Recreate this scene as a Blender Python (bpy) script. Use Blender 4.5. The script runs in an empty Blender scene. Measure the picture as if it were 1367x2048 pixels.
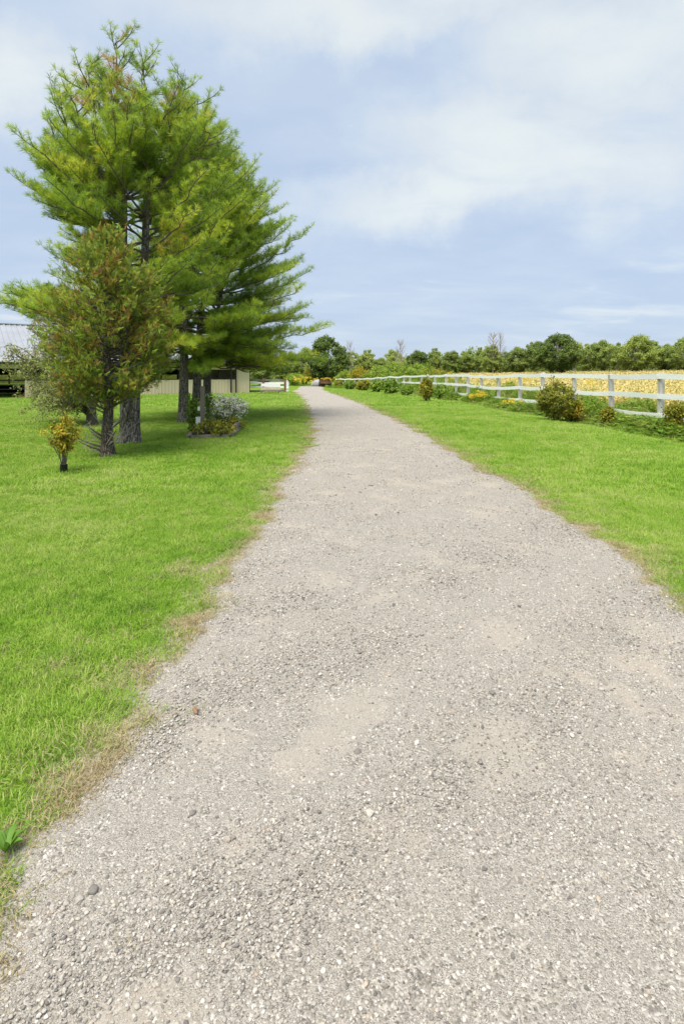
import bpy, math, random
import numpy as np
from mathutils import Vector, Matrix

# ------------------------------------------------------------------ camera, sky, sun, exposure
S = bpy.context.scene
COL = S.collection
F_PX, HOR, CX, CAMZ = 1138.0, 748.0, 683.5, 1.5      # pinhole calibration of the photograph
cam = bpy.data.objects.new('camera', bpy.data.cameras.new('camera')); COL.objects.link(cam)
cam.location = (0, 0, CAMZ); cam.rotation_euler = (math.radians(90), 0, 0)
cam.data.sensor_fit = 'VERTICAL'; cam.data.sensor_height = 36.0; cam.data.lens = 36.0 * F_PX / 2048
cam.data.shift_y = -(1024 - HOR) / 2048
cam.data.clip_start = 0.05; cam.data.clip_end = 3000
S.camera = cam
SUN_EL, SUN_AZ = 62.0, 210.0        # azimuth: clockwise from +Y (ahead); 210 = behind, to the left
W = bpy.data.worlds.new('World'); S.world = W; W.use_nodes = True
nt = W.node_tree; nt.nodes.clear()

class NB:
    """tiny node-tree helper"""
    def __init__(s, tree): s.t = tree
    def n(s, kind, ins=None, **kw):
        nd = s.t.nodes.new(kind)
        for k, v in kw.items(): setattr(nd, k, v)
        for k, v in (ins or {}).items():
            sk = nd.inputs[k]
            if isinstance(v, bpy.types.NodeSocket): s.t.links.new(v, sk)
            else: sk.default_value = v
        return nd
    def math(s, op, a, b=0.0, c=0.0, clamp=False):
        return s.n('ShaderNodeMath', {0: a, 1: b, 2: c}, operation=op, use_clamp=clamp).outputs[0]
    def mix(s, f, a, b, mode='MIX'):
        nd = s.n('ShaderNodeMix', data_type='RGBA', blend_type=mode)
        for i, v in ((0, f), (6, a), (7, b)):
            if isinstance(v, bpy.types.NodeSocket): s.t.links.new(v, nd.inputs[i])
            else: nd.inputs[i].default_value = v if i == 0 else (v[0], v[1], v[2], 1)
        return nd.outputs[2]
    def ramp(s, f, stops, interp='LINEAR'):
        nd = s.n('ShaderNodeValToRGB', {0: f}); cr = nd.color_ramp; cr.interpolation = interp
        while len(cr.elements) < len(stops): cr.elements.new(0.5)
        for e, (p, c) in zip(cr.elements, stops):
            e.position = p; e.color = (c[0], c[1], c[2], 1) if not isinstance(c, (int, float)) else (c, c, c, 1)
        return nd.outputs[0]
    def noise(s, vec, scale, detail=4, rough=0.55, dist=0.0):
        return s.n('ShaderNodeTexNoise', {'Vector': vec, 'Scale': scale, 'Detail': detail, 'Roughness': rough, 'Distortion': dist}).outputs[0]
    def smooth(s, v, lo, hi):
        return s.n('ShaderNodeMapRange', {0: v, 1: lo, 2: hi, 3: 0.0, 4: 1.0}, interpolation_type='SMOOTHSTEP').outputs[0]

b = NB(nt)
tc = b.n('ShaderNodeTexCoord').outputs['Generated']
sky = b.n('ShaderNodeTexSky', sky_type='NISHITA', sun_disc=False, sun_elevation=math.radians(SUN_EL),
          sun_rotation=math.radians(SUN_AZ), air_density=1.0, dust_density=1.5, ozone_density=1.0)
sp = b.n('ShaderNodeSeparateXYZ', {0: tc})
zc = b.math('MAXIMUM', sp.outputs[2], 0.0)
den = b.math('ADD', zc, 0.16)
u = b.math('DIVIDE', sp.outputs[0], den); v = b.math('DIVIDE', sp.outputs[1], den)
pl = b.n('ShaderNodeCombineXYZ', {0: u, 1: v, 2: 0.0}).outputs[0]       # the cloud deck seen in perspective
big = b.noise(pl, 0.9, 5, 0.5, 0.3)
fine = b.noise(b.n('ShaderNodeMapping', {0: pl, 1: (3.1, 7.7, 0), 3: (1.0, 1.6, 1)}).outputs[0], 2.4, 7, 0.55, 0.4)
wisp = b.noise(b.n('ShaderNodeMapping', {0: pl, 1: (9.1, 2.7, 0), 3: (0.9, 1.5, 1)}).outputs[0], 1.1, 6, 0.52, 0.4)
def breaks(px, py, rx, ry):
    """a thin, bright gap in the cloud deck, an ellipse of sky directions with ragged edges"""
    d = Vector(((px - CX) / F_PX, 1, (HOR - py) / F_PX)).normalized()
    right = d.cross(Vector((0, 0, 1))).normalized(); up = right.cross(d)
    k = 1.0 / F_PX * d.y
    a_ = b.n('ShaderNodeVectorMath', {0: WARP, 1: tuple(right / (rx * k))}, operation='DOT_PRODUCT').outputs['Value']
    c_ = b.n('ShaderNodeVectorMath', {0: WARP, 1: tuple(up / (ry * k))}, operation='DOT_PRODUCT').outputs['Value']
    r = b.math('SQRT', b.math('ADD', b.math('MULTIPLY', a_, a_), b.math('MULTIPLY', c_, c_)))
    front = b.math('GREATER_THAN', sp.outputs[1], 0.05)
    return b.math('MULTIPLY', b.smooth(r, 2.0, 0.15), front)
WARP = b.n('ShaderNodeVectorMath', {0: tc, 1: b.n('ShaderNodeVectorMath', {0: b.n('ShaderNodeVectorMath', {0: b.n('ShaderNodeTexNoise', {'Vector': tc, 'Scale': 5.0, 'Detail': 8.0, 'Roughness': 0.62}).outputs[1], 1: (0.5, 0.5, 0.5)}, operation='SUBTRACT').outputs[0], 3: 0.26}, operation='SCALE').outputs[0]}, operation='ADD').outputs[0]
gaps = None
for g in ((1090, 300, 250, 110), (760, 10, 330, 70), (1240, 90, 230, 120), (20, 150, 130, 90), (930, 380, 240, 60)):
    m = breaks(*g)
    gaps = m if gaps is None else b.math('MAXIMUM', gaps, m)
gen = b.smooth(b.math('ADD', big, b.math('MULTIPLY', b.math('SUBTRACT', fine, 0.5), 0.5)), 0.56, 0.80)   # gaps elsewhere in the sky
thin = b.math('MAXIMUM', b.math('MULTIPLY', gaps, b.smooth(fine, -0.15, 0.60)), b.math('MULTIPLY', gen, 0.55))
lit = b.math('ADD', b.math('MULTIPLY', thin, 0.80), b.math('ADD', b.math('MULTIPLY', b.math('SUBTRACT', wisp, 0.36), 0.75), b.math('MULTIPLY', b.math('SUBTRACT', fine, 0.5), 0.38)), clamp=True)
SKYK = 0.065
cloud = b.ramp(lit, [(0.0, (3.2, 3.9, 5.0)), (0.25, (3.75, 4.38, 5.25)), (0.55, (4.4, 4.85, 5.3)), (0.95, (5.1, 5.45, 5.5))])
skyc = b.mix(0.90, sky.outputs[0], cloud)
bg = b.n('ShaderNodeBackground', {0: skyc, 1: SKYK})
wo = b.n('ShaderNodeOutputWorld'); nt.links.new(bg.outputs[0], wo.inputs[0])

sd = bpy.data.lights.new('sun', 'SUN'); sd.energy = 2.2; sd.angle = math.radians(38); sd.color = (1.0, 0.95, 0.86)
sun = bpy.data.objects.new('sun', sd); COL.objects.link(sun)
_a, _e = math.radians(SUN_AZ), math.radians(SUN_EL)
to_sun = Vector((math.sin(_a) * math.cos(_e), math.cos(_a) * math.cos(_e), math.sin(_e)))
sun.rotation_euler = to_sun.to_track_quat('Z', 'Y').to_euler(); sun.location = (0, 0, 30)
S.view_settings.view_transform = 'Standard'; S.view_settings.look = 'None'
S.view_settings.exposure = 1.37; S.view_settings.gamma = 1.0

# ------------------------------------------------------------------ helpers
rng = np.random.default_rng(11); random.seed(4)
R = math.radians
def ss(a, b_, t):
    t = np.clip((np.asarray(t, float) - a) / (b_ - a), 0, 1); return t * t * (3 - 2 * t)
def nrm(a): return a / np.maximum(np.linalg.norm(a, axis=-1, keepdims=True), 1e-9)

class MB:
    def __init__(s): s.V, s.F, s.T, s.k = [], [], [], 0
    def add(s, v, f, tint=0.5):
        v = np.asarray(v, float).reshape(-1, 3); f = np.asarray(f, int)
        if f.shape[-1] == 4: f = np.concatenate([f[:, :3], f[:, [0, 2, 3]]])
        s.V.append(v); s.F.append(f.reshape(-1, 3) + s.k); s.k += len(v)
        s.T.append(np.broadcast_to(np.asarray(tint, float).reshape(-1) if np.ndim(tint) else np.array([tint], float), (len(v),)))
        return s
    def box(s, c, size, rz=0.0, tint=0.5, rx=0.0):
        q = np.array([[x, y, z] for z in (-.5, .5) for y in (-.5, .5) for x in (-.5, .5)]) * np.array(size)
        M = np.array(Matrix.Rotation(rz, 3, 'Z') @ Matrix.Rotation(rx, 3, 'X'))
        return s.add(q @ M.T + np.array(c), [[0, 2, 3, 1], [4, 5, 7, 6], [0, 1, 5, 4], [2, 6, 7, 3], [0, 4, 6, 2], [1, 3, 7, 5]], tint)
    def tube(s, P, r, k=6, tint=0.5, cap=True):
        P = np.asarray(P, float); n = len(P); r = np.broadcast_to(np.asarray(r, float), (n,))
        T = nrm(np.gradient(P, axis=0)); ref = np.array([0.31, 0.87, 0.37]); ref2 = np.array([0.9, -.2, .1])
        A = np.cross(T, np.where(np.abs(T @ ref)[:, None] > .93, ref2, ref)); A = nrm(A); B = np.cross(T, A)
        an = np.arange(k) * 2 * np.pi / k
        V = (P[:, None] + r[:, None, None] * (np.cos(an)[None, :, None] * A[:, None] + np.sin(an)[None, :, None] * B[:, None])).reshape(-1, 3)
        i, j = np.meshgrid(np.arange(n - 1), np.arange(k), indexing='ij')
        a = i * k + j; c = i * k + (j + 1) % k
        f = np.stack([a, c, c + k, a + k], -1).reshape(-1, 4)
        s.add(V, f, tint)
        if cap and r[-1] > .004:
            s.add(np.vstack([V[-k:], P[-1:]]), [[j, (j + 1) % k, k] for j in range(k)], tint)
        return s
    def build(s, name, mat, parent=None, smooth=False):
        V = np.concatenate(s.V); Fc = np.concatenate(s.F); T = np.concatenate(s.T)
        return meshobj(name, V, Fc, mat, parent, T, smooth)

def meshobj(name, V, Fc, mat, parent=None, T=None, smooth=False, link=True):
    me = bpy.data.meshes.new(name); n, m, k = len(V), len(Fc), Fc.shape[1]
    me.vertices.add(n); me.vertices.foreach_set('co', V.astype(np.float32).ravel())
    me.loops.add(m * k); me.loops.foreach_set('vertex_index', Fc.astype(np.int32).ravel())
    me.polygons.add(m); me.polygons.foreach_set('loop_start', np.arange(0, m * k, k, dtype=np.int32))
    me.update(calc_edges=True); me.validate()
    if T is not None:
        at = me.attributes.new('tint', 'FLOAT', 'POINT'); at.data.foreach_set('value', np.ascontiguousarray(T, dtype=np.float32))
    me.polygons.foreach_set('use_smooth', np.full(len(me.polygons), bool(smooth)))
    me.materials.append(mat)
    o = bpy.data.objects.new(name, me)
    if link: COL.objects.link(o)
    if parent is not None: o.parent = parent
    return o
def empty(name, loc=(0, 0, 0), rz=0.0):
    o = bpy.data.objects.new(name, None); COL.objects.link(o); o.location = loc; o.rotation_euler[2] = rz
    o.empty_display_size = .2
    return o
def tag(o, label=None, cat=None, group=None, kind=None):
    for k, v_ in (('label', label), ('category', cat), ('group', group), ('kind', kind)):
        if v_: o[k] = v_
    return o
def copy_tree(o, parent=None):
    c = o.copy(); COL.objects.link(c); c.parent = parent
    for ch in o.children: copy_tree(ch, c)
    return c
def leaves(mb, pos, ax, up, L, Wd, tint, fold=0.12):
    """N folded leaf blades of two triangles each"""
    N = len(pos); ax = nrm(ax); side = nrm(np.cross(ax, up)); n = np.cross(side, ax)
    L = np.broadcast_to(L, (N,))[:, None]; Wd = np.broadcast_to(Wd, (N,))[:, None]
    m_ = pos + ax * L * .45 + n * Wd * fold
    V = np.stack([pos, m_ + side * Wd / 2, pos + ax * L - n * L * .08, m_ - side * Wd / 2], 1)
    base = np.arange(N)[:, None, None] * 4
    f = (base + np.array([[0, 1, 2], [0, 2, 3]])[None]).reshape(-1, 3)
    mb.add(V.reshape(-1, 3), f, np.repeat(np.broadcast_to(tint, (N,)), 4))
def rdir(n): return nrm(rng.normal(size=(n, 3)))
def vnoise(P, scale, seed=0):
    """cheap smooth 2-3D pseudo noise in 0..1"""
    P = np.asarray(P, float) * scale; r = np.random.default_rng(100 + seed); o = 0
    for k in range(5):
        d = r.normal(size=P.shape[-1]); d /= np.linalg.norm(d)
        o = o + np.sin(P @ d * (1.0 + .55 * k) * 2.2 + r.uniform(0, 6.28) + 1.3 * np.sin(P @ np.roll(d, 1) * 1.7 + k))
    return .5 + o / 8

# ------------------------------------------------------------------ materials
def newmat(name):
    m = bpy.data.materials.new(name); m.use_nodes = True; m.node_tree.nodes.clear(); return m, NB(m.node_tree)
def finish(m, q, sh):
    o = q.n('ShaderNodeOutputMaterial'); m.node_tree.links.new(sh, o.inputs[0]); return m
def princ(q, col, rough=.8, spec=.3, bump=None, bs=.3, bd=.02, metal=0.0):
    ins = {'Base Color': col if isinstance(col, bpy.types.NodeSocket) else (*col, 1), 'Roughness': rough, 'Specular IOR Level': spec, 'Metallic': metal}
    if bump is not None: ins['Normal'] = q.n('ShaderNodeBump', {'Height': bump, 'Strength': bs, 'Distance': bd}).outputs[0]
    return q.n('ShaderNodeBsdfPrincipled', ins).outputs[0]
def wpos(q): return q.n('ShaderNodeNewGeometry').outputs['Position']
def foliage(name, stops, trans=.35, rough=.55, attr='tint', nscale=0.0, namp=0.0, rnd=0.0, up=.9):
    m, q = newmat(name)
    t = q.n('ShaderNodeAttribute', attribute_name=attr).outputs['Fac']
    if rnd: t = q.math('ADD', t, q.math('MULTIPLY', q.math('SUBTRACT', q.n('ShaderNodeObjectInfo').outputs['Random'], .5), rnd))
    if namp: t = q.math('ADD', t, q.math('MULTIPLY', q.math('SUBTRACT', q.noise(wpos(q), nscale, 3), .5), namp))
    c = q.ramp(t, stops)
    nn = q.n('ShaderNodeVectorMath', {0: q.n('ShaderNodeVectorMath', {0: q.n('ShaderNodeNewGeometry').outputs['Normal'], 1: (0, 0, up)}, operation='ADD').outputs[0]}, operation='NORMALIZE').outputs[0]
    p = q.n('ShaderNodeBsdfPrincipled', {'Base Color': c, 'Roughness': rough, 'Specular IOR Level': .3, 'Normal': nn}).outputs[0]
    tr = q.n('ShaderNodeBsdfTranslucent', {0: q.mix(1.0, c, (1.15, 1.1, .5), 'MULTIPLY')}).outputs[0]
    return finish(m, q, q.n('ShaderNodeMixShader', {0: trans, 1: p, 2: tr}).outputs[0])
def bark(name, c1, c2, c3, sc=9.0):
    m, q = newmat(name); P = wpos(q)
    st = q.n('ShaderNodeMapping', {0: P, 3: (1, 1, .22)}).outputs[0]
    n1 = q.noise(st, sc, 8, .65, .8); n2 = q.noise(P, sc * 3.5, 4, .6)
    vor = q.n('ShaderNodeTexVoronoi', {'Vector': st, 'Scale': sc * 2.2, 'Randomness': 1.0}, feature='DISTANCE_TO_EDGE').outputs[0]
    c = q.mix(q.smooth(n2, .52, .72), q.ramp(n1, [(.3, c1), (.65, c2)]), c3)
    c = q.mix(q.smooth(vor, .10, .0), c, tuple(x * .35 for x in c1))
    h = q.math('ADD', q.math('MULTIPLY', q.smooth(vor, 0, .25), 1.0), q.math('MULTIPLY', n1, .8))
    return finish(m, q, princ(q, c, .95, .15, h, .9, .03))
def plain(name, col, rough=.7, spec=.3, var=.25, sc=3.0, metal=0.0, stretch=(1, 1, 1), dirt=None):
    m, q = newmat(name); P = q.n('ShaderNodeMapping', {0: wpos(q), 3: stretch}).outputs[0]
    n1 = q.noise(P, sc, 6, .6); n2 = q.noise(P, sc * 9, 4, .6)
    c = q.mix(q.smooth(n1, .35, .7), tuple(x * (1 - var) for x in col), tuple(min(1, x * (1 + var * .5)) for x in col))
    if dirt: c = q.mix(q.smooth(n2, .52, .75), c, dirt)
    return finish(m, q, princ(q, c, rough, spec, n2, .25, .01, metal))

M = {}
M['pine'] = foliage('pine_needles', [(0.0, (0.096, 0.171, 0.015)), (.33, (0.223, 0.365, 0.033)), (.62, (0.439, 0.573, 0.048)), (.85, (0.640, 0.640, 0.082)), (1.0, (0.447, 0.253, 0.089))], .42, .5)
M['cedar'] = foliage('cedar_sprays', [(0.0, (0.086, 0.155, 0.011)), (.42, (0.201, 0.305, 0.018)), (.60, (0.287, 0.322, 0.025)), (.74, (0.276, 0.190, 0.025)), (1.0, (0.276, 0.121, 0.023))], .25, .6)
M['crab'] = foliage('pale_leaves', [(0, (.10, .14, .03)), (.5, (.24, .29, .08)), (.85, (.38, .41, .15)), (1, (.26, .10, .04))], .3, .5)
M['gold_leaf'] = foliage('golden_leaves', [(0, (.12, .12, .012)), (.45, (.30, .275, .02)), (.8, (.52, .42, .035)), (1, (.50, .30, .03))], .35, .5)
M['olive_leaf'] = foliage('olive_leaves', [(0, (.10, .12, .012)), (.5, (.25, .26, .025)), (.9, (.45, .41, .04)), (1, (.46, .32, .04))], .35, .5)
M['green_leaf'] = foliage('green_leaves', [(0, (0.072, 0.143, 0.013)), (.5, (0.182, 0.308, 0.029)), (.9, (0.308, 0.413, 0.044)), (1, (0.396, 0.418, 0.055))], .3, .5)
M['far_leaf'] = foliage('woodland_leaves', [(0, (0.143, 0.201, 0.058)), (.5, (0.296, 0.384, 0.089)), (.85, (0.418, 0.482, 0.122)), (1, (0.494, 0.500, 0.128))], .4, .65, rnd=.40)
M['dark_leaf'] = foliage('dark_maple_leaves', [(0, (.06, .10, .025)), (.5, (.14, .21, .04)), (.85, (.24, .30, .06)), (1, (.32, .34, .08))], .35, .65)
M['white_flower'] = foliage('white_petals', [(0, (.62, .64, .52)), (1, (.82, .82, .76))], .25, .6)
M['yellow_flower'] = foliage('goldenrod_flowers', [(0, (.62, .46, .02)), (1, (.85, .66, .05))], .25, .6)
M['crop'] = foliage('ripening_bean_leaves', [(0, (.47, .43, .13)), (.4, (.57, .49, .18)), (.75, (.65, .54, .23)), (1, (.70, .58, .29))], .3, .7, rnd=.4, nscale=.06, namp=.6)
M['weed'] = foliage('roadside_weeds', [(0, (.09, .16, .015)), (.45, (.19, .36, .030)), (.8, (.36, .42, .06)), (1, (.52, .43, .20))], .35, .6, rnd=.5, nscale=.7, namp=.7)
M['pine_bark'] = bark('pine_bark', (.11, .095, .08), (.27, .245, .215), (.45, .43, .39))
M['cedar_bark'] = bark('cedar_bark', (.09, .07, .05), (.24, .20, .16), (.36, .33, .28), 16)
M['twig'] = plain('grey_twigs', (.15, .125, .10), .9, .2)
M['pale_twig'] = plain('pale_dead_twigs', (.36, .32, .28), .9, .2)
M['cone'] = plain('pine_cones', (.09, .055, .035), .9, .2)
M['beige'] = plain('beige_steel_siding', (.68, .57, .38), .5, .4, .06, .6)
M['roof'] = plain('galvanised_roofing', (.42, .43, .45), .35, .5, .12, .5, .25)
M['dark'] = plain('dark_barn_timber', (.035, .03, .026), .9, .2)
M['black'] = plain('black_plastic', (.018, .018, .02), .5, .4)
M['soil'] = plain('barn_floor_dirt', (.10, .08, .06), .95, .1)
M['sheet'] = foliage('translucent_white_sheeting', [(0, (.75, .76, .74)), (1, (.8, .8, .78))], .55, .5)
M['rust'] = plain('rusted_iron', (.16, .065, .035), .9, .2, .5, 6, dirt=(.06, .035, .028))
M['rust_wood'] = plain('red_brown_wood', (.24, .12, .07), .9, .2, .4, 5, dirt=(.30, .22, .16))
M['grey_wood'] = plain('weathered_grey_wood', (.24, .21, .17), .9, .2, .35, 2, stretch=(1, 1, .2), dirt=(.13, .11, .09))
M['post_wood'] = plain('weathered_post_wood', (.52, .50, .45), .9, .2, .25, 2.5, stretch=(4, 4, .4), dirt=(.70, .68, .63))
M['white_paint'] = plain('worn_white_paint', (.88, .88, .86), .55, .4, .04, 1.6, stretch=(1.5, .5, 4), dirt=(.80, .78, .74))
M['white_box'] = plain('white_enclosure', (.74, .76, .76), .4, .4, .06)
M['cream'] = plain('cream_board', (.60, .52, .33), .7, .3, .15)
M['rock'] = plain('pale_grey_rock', (.36, .35, .34), .9, .2, .3, 1.2, dirt=(.22, .21, .2))
M['leaf_weed'] = foliage('broad_weed_leaf', [(0, (.09, .20, .02)), (1, (.17, .32, .045))], .3, .5)
M['chip'] = plain('wood_chip', (.30, .19, .12), .9, .2)

# lawn and field ground
m, q = newmat('lawn_ground'); P = wpos(q)
dry = q.n('ShaderNodeAttribute', attribute_name='dry').outputs['Fac']; fld = q.n('ShaderNodeAttribute', attribute_name='field').outputs['Fac']
n_l = q.noise(P, .35, 4, .6); n_m = q.noise(P, 2.2, 5, .6); n_f = q.noise(P, 26, 6, .7); n_s = q.noise(q.n('ShaderNodeMapping', {0: P, 2: (0, 0, .12), 3: (1.4, .05, 1)}).outputs[0], 1.0, 3, .5)
base = q.ramp(q.math('ADD', q.math('MULTIPLY', n_l, .5), q.math('MULTIPLY', n_s, .5)), [(.36, (.100, .190, .010)), (.5, (.155, .255, .014)), (.66, (.220, .300, .028))])
base = q.mix(q.smooth(n_m, .58, .78), base, (.20, .26, .035))
base = q.mix(q.math('MULTIPLY', q.smooth(n_f, .62, .35), .45), base, (.055, .125, .01))
straw = q.mix(q.smooth(n_f, .35, .65), (.27, .23, .16), (.40, .35, .26))
base = q.mix(q.smooth(q.math('ADD', dry, q.math('MULTIPLY', q.math('SUBTRACT', n_m, .5), .9)), .38, .8), base, straw)
gold = q.ramp(q.noise(P, .5, 5, .65), [(.3, (.40, .34, .08)), (.55, (.56, .45, .14)), (.75, (.66, .52, .20))])
base = q.mix(fld, base, gold)
M['lawn'] = finish(m, q, princ(q, base, .9, .1, n_f, .5, .03))
# gravel bed of the driveway
m, q = newmat('gravel_bed'); P = wpos(q)
vec = q.n('ShaderNodeVectorMath', {0: P, 1: q.n('ShaderNodeVectorMath', {0: q.n('ShaderNodeTexNoise', {'Vector': P, 'Scale': 40.0, 'Detail': 2.0}).outputs[1], 3: .012}, operation='SCALE').outputs[0]}, operation='ADD').outputs[0]
v1 = q.n('ShaderNodeTexVoronoi', {'Vector': vec, 'Scale': 170.0}); v2 = q.n('ShaderNodeTexVoronoi', {'Vector': vec, 'Scale': 420.0}); v3 = q.n('ShaderNodeTexVoronoi', {'Vector': vec, 'Scale': 22.0})
def stonecol(vn): return q.ramp(q.n('ShaderNodeSeparateColor', {0: vn.outputs['Color']}).outputs[0], [(0, (0.087, 0.078, 0.069)), (.15, (0.210, 0.190, 0.162)), (.45, (0.323, 0.294, 0.251)), (.8, (0.432, 0.396, 0.342)), (1, (0.611, 0.579, 0.524))])
patch = q.math('ADD', q.n('ShaderNodeAttribute', attribute_name='dust').outputs['Fac'], q.math('MULTIPLY', q.math('SUBTRACT', q.noise(P, 9, 7, .7), .5), 2.2)); patch2 = q.noise(q.n('ShaderNodeMapping', {0: P, 1: (5, 3, 0)}).outputs[0], .45, 4, .6); grit = q.noise(P, 190, 4, .7)
dust = q.mix(q.smooth(patch2, .35, .65), (0.357, 0.315, 0.260), (0.428, 0.357, 0.279))
dust = q.mix(q.math('MULTIPLY', q.smooth(grit, .4, .7), .35), dust, (0.192, 0.176, 0.156))
stones = q.mix(q.smooth(q.n('ShaderNodeSeparateColor', {0: v3.outputs['Color']}).outputs[1], .25, .75), stonecol(v1), stonecol(v2))
c = q.mix(q.math('ADD', .16, q.math('MULTIPLY', q.smooth(patch, .0, 1.3), .50)), stones, dust)
c = q.mix(q.math('MULTIPLY', q.smooth(patch2, .60, .78), .22), c, (.23, .24, .12))
hh = q.math('ADD', q.math('MULTIPLY', q.math('SUBTRACT', 1.0, v1.outputs['Distance']), .7), q.math('MULTIPLY', q.math('SUBTRACT', 1.0, v2.outputs['Distance']), .4))
hh = q.math('ADD', q.math('MULTIPLY', hh, q.math('SUBTRACT', 1.0, q.math('MULTIPLY', q.smooth(patch, .30, .75), .85))), q.math('MULTIPLY', grit, .35))
M['gravel'] = finish(m, q, princ(q, c, .9, .15, hh, .55, .012))
# loose stones: each its own tone
m, q = newmat('loose_pebbles'); r_ = q.n('ShaderNodeObjectInfo').outputs['Random']; P = wpos(q)
c = q.ramp(r_, [(0, (.13, .125, .12)), (.07, (.18, .168, .15)), (.32, (.29, .265, .23)), (.55, (.395, .362, .312)), (.80, (.48, .445, .385)), (.92, (.60, .57, .515)), (.97, (.44, .35, .26)), (1, (.22, .225, .23))])
c = q.mix(q.math('MULTIPLY', q.smooth(q.noise(P, 120, 4, .6), .45, .7), .35), c, (.33, .29, .25))
M['pebble'] = finish(m, q, princ(q, c, .85, .2))
# mown grass blades
m, q = newmat('grass_blades'); r_ = q.n('ShaderNodeObjectInfo').outputs['Random']; P = wpos(q)
dry = q.n('ShaderNodeAttribute', attribute_name='dry', attribute_type='INSTANCER').outputs['Fac']
t = q.n('ShaderNodeAttribute', attribute_name='tint').outputs['Fac']
k = q.math('ADD', q.math('ADD', q.math('MULTIPLY', q.noise(P, .45, 4, .6), .85), q.math('MULTIPLY', q.math('SUBTRACT', q.noise(P, 2.6, 4, .6), .5), .60)), q.math('ADD', q.math('MULTIPLY', r_, .30), q.math('MULTIPLY', t, .34)))
c = q.ramp(k, [(.34, (.100, .225, .016)), (.58, (.205, .385, .026)), (.80, (.305, .460, .052)), (1.0, (.45, .52, .15))])
strawc = q.mix(t, (.33, .26, .12), (.60, .50, .29))
dd = q.math('ADD', dry, q.math('ADD', q.math('MULTIPLY', q.math('SUBTRACT', t, .5), .5), q.math('MULTIPLY', q.math('SUBTRACT', q.noise(P, 3.0, 3), .5), .8)))
c = q.mix(q.smooth(dd, .40, .72), c, strawc)
tr = q.n('ShaderNodeBsdfTranslucent', {0: c}).outputs[0]
nn_ = q.n('ShaderNodeVectorMath', {0: q.n('ShaderNodeVectorMath', {0: q.n('ShaderNodeNewGeometry').outputs['Normal'], 1: (0, 0, 1.1)}, operation='ADD').outputs[0]}, operation='NORMALIZE').outputs[0]
pb = q.n('ShaderNodeBsdfPrincipled', {'Base Color': c, 'Roughness': .6, 'Specular IOR Level': .2, 'Normal': nn_}).outputs[0]
M['grass'] = finish(m, q, q.n('ShaderNodeMixShader', {0: .35, 1: pb, 2: tr}).outputs[0])

# ------------------------------------------------------------------ terrain
FP = np.array([(12.4, -12), (11.4, 0), (10.3, 10.5), (9.6, 17.2), (9.54, 20.2), (9.21, 22.6), (8.83, 25), (8.74, 28), (8.5, 31), (8.2, 33.5), (7.95, 36), (7.72, 38.5), (7.5, 41), (7.2, 44), (7.0, 50), (6.5, 55), (6.3, 58), (5.4, 64), (4.85, 70), (4.2, 76), (3.3, 82), (1.9, 87), (.5, 91), (-1.0, 95)])
def fence_x(y): return np.interp(y, FP[:, 1], FP[:, 0])
def H(x, y):
    x = np.asarray(x, float); y = np.asarray(y, float)
    fx = np.interp(y, np.append(FP[:, 1], [130, 400]), np.append(FP[:, 0], [3, 12]))
    dip = -.8 * ss(40, 100, y)
    zf = np.clip(.87 + (x - 30) / 78 * 1.23, -.2, 3.0)
    rise = (zf + .8) * ss(28, 185, y) * ss(0, 28, x - fx)
    ditch = -.14 * np.exp(-((x - (fx - 1.9)) / .8) ** 2) * ss(100, 50, y)
    und = .018 * (np.sin(x * .9 + y * .31) + np.sin(y * .53 - x * .4 + 1.1)) * ss(2.6, 5, np.abs(x - .7))
    return dip + rise + ditch + und
def G(px, py):
    """the ground point that the photograph's pixel sees"""
    d = np.array([(px - CX) / F_PX, 1.0, (HOR - py) / F_PX]); y = 5.0
    for _ in range(60): y = y + .5 * ((H(d[0] * y, y) - CAMZ) / d[2] - y)
    return np.array([d[0] * y, y, float(H(d[0] * y, y))])
def atD(px, D):
    x = (px - CX) / F_PX * D; return np.array([x, D, float(H(x, D))])
def z_of(py, D): return CAMZ - (py - HOR) / F_PX * D

LE = np.array([(-30, -.84), (-2, -.84), (1.55, -.84), (1.91, -.88), (2.21, -.84), (2.47, -.87), (2.84, -.88), (3.47, -.86), (4.14, -.81), (4.72, -.82), (5.14, -.70), (5.85, -.79), (8.05, -.80), (9.9, -.72), (12, -.64), (15.2, -.73), (20.8, -1.15), (32.8, -2.1), (48.8, -4.1), (62, -4.8), (76, -5.7), (104, -7.6)])
RE = np.array([(-30, 2.2), (3.66, 2.2), (4.47, 2.23), (5.07, 2.3), (6.28, 2.3), (7.36, 2.31), (8.9, 2.16), (12.5, 2.05), (18.6, 1.74), (28.5, .92), (46, -.93), (60, -2.2), (76, -2.7), (104, -3.7)])
def wig(y, s):
    return .075 * (np.sin(y * 2.1 + s) * .5 + np.sin(y * 5.3 + 2 * s) * .45 + np.sin(y * 11.7 + s * 3) * .40 + np.sin(y * 23.1 + s) * .30 + np.sin(y * 41.3 + 2 * s) * .18)
def left_edge(y): return np.interp(y, LE[:, 0], LE[:, 1]) + wig(y, 1.0)
def right_edge(y): return np.interp(y, RE[:, 0], RE[:, 1]) + wig(y, 4.2)
def road_dist(x, y):
    """metres from the driveway (negative on it)"""
    d = np.maximum(left_edge(y) - x, x - right_edge(y)); return np.where(y > 104, np.maximum(d, y - 104), d)

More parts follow.
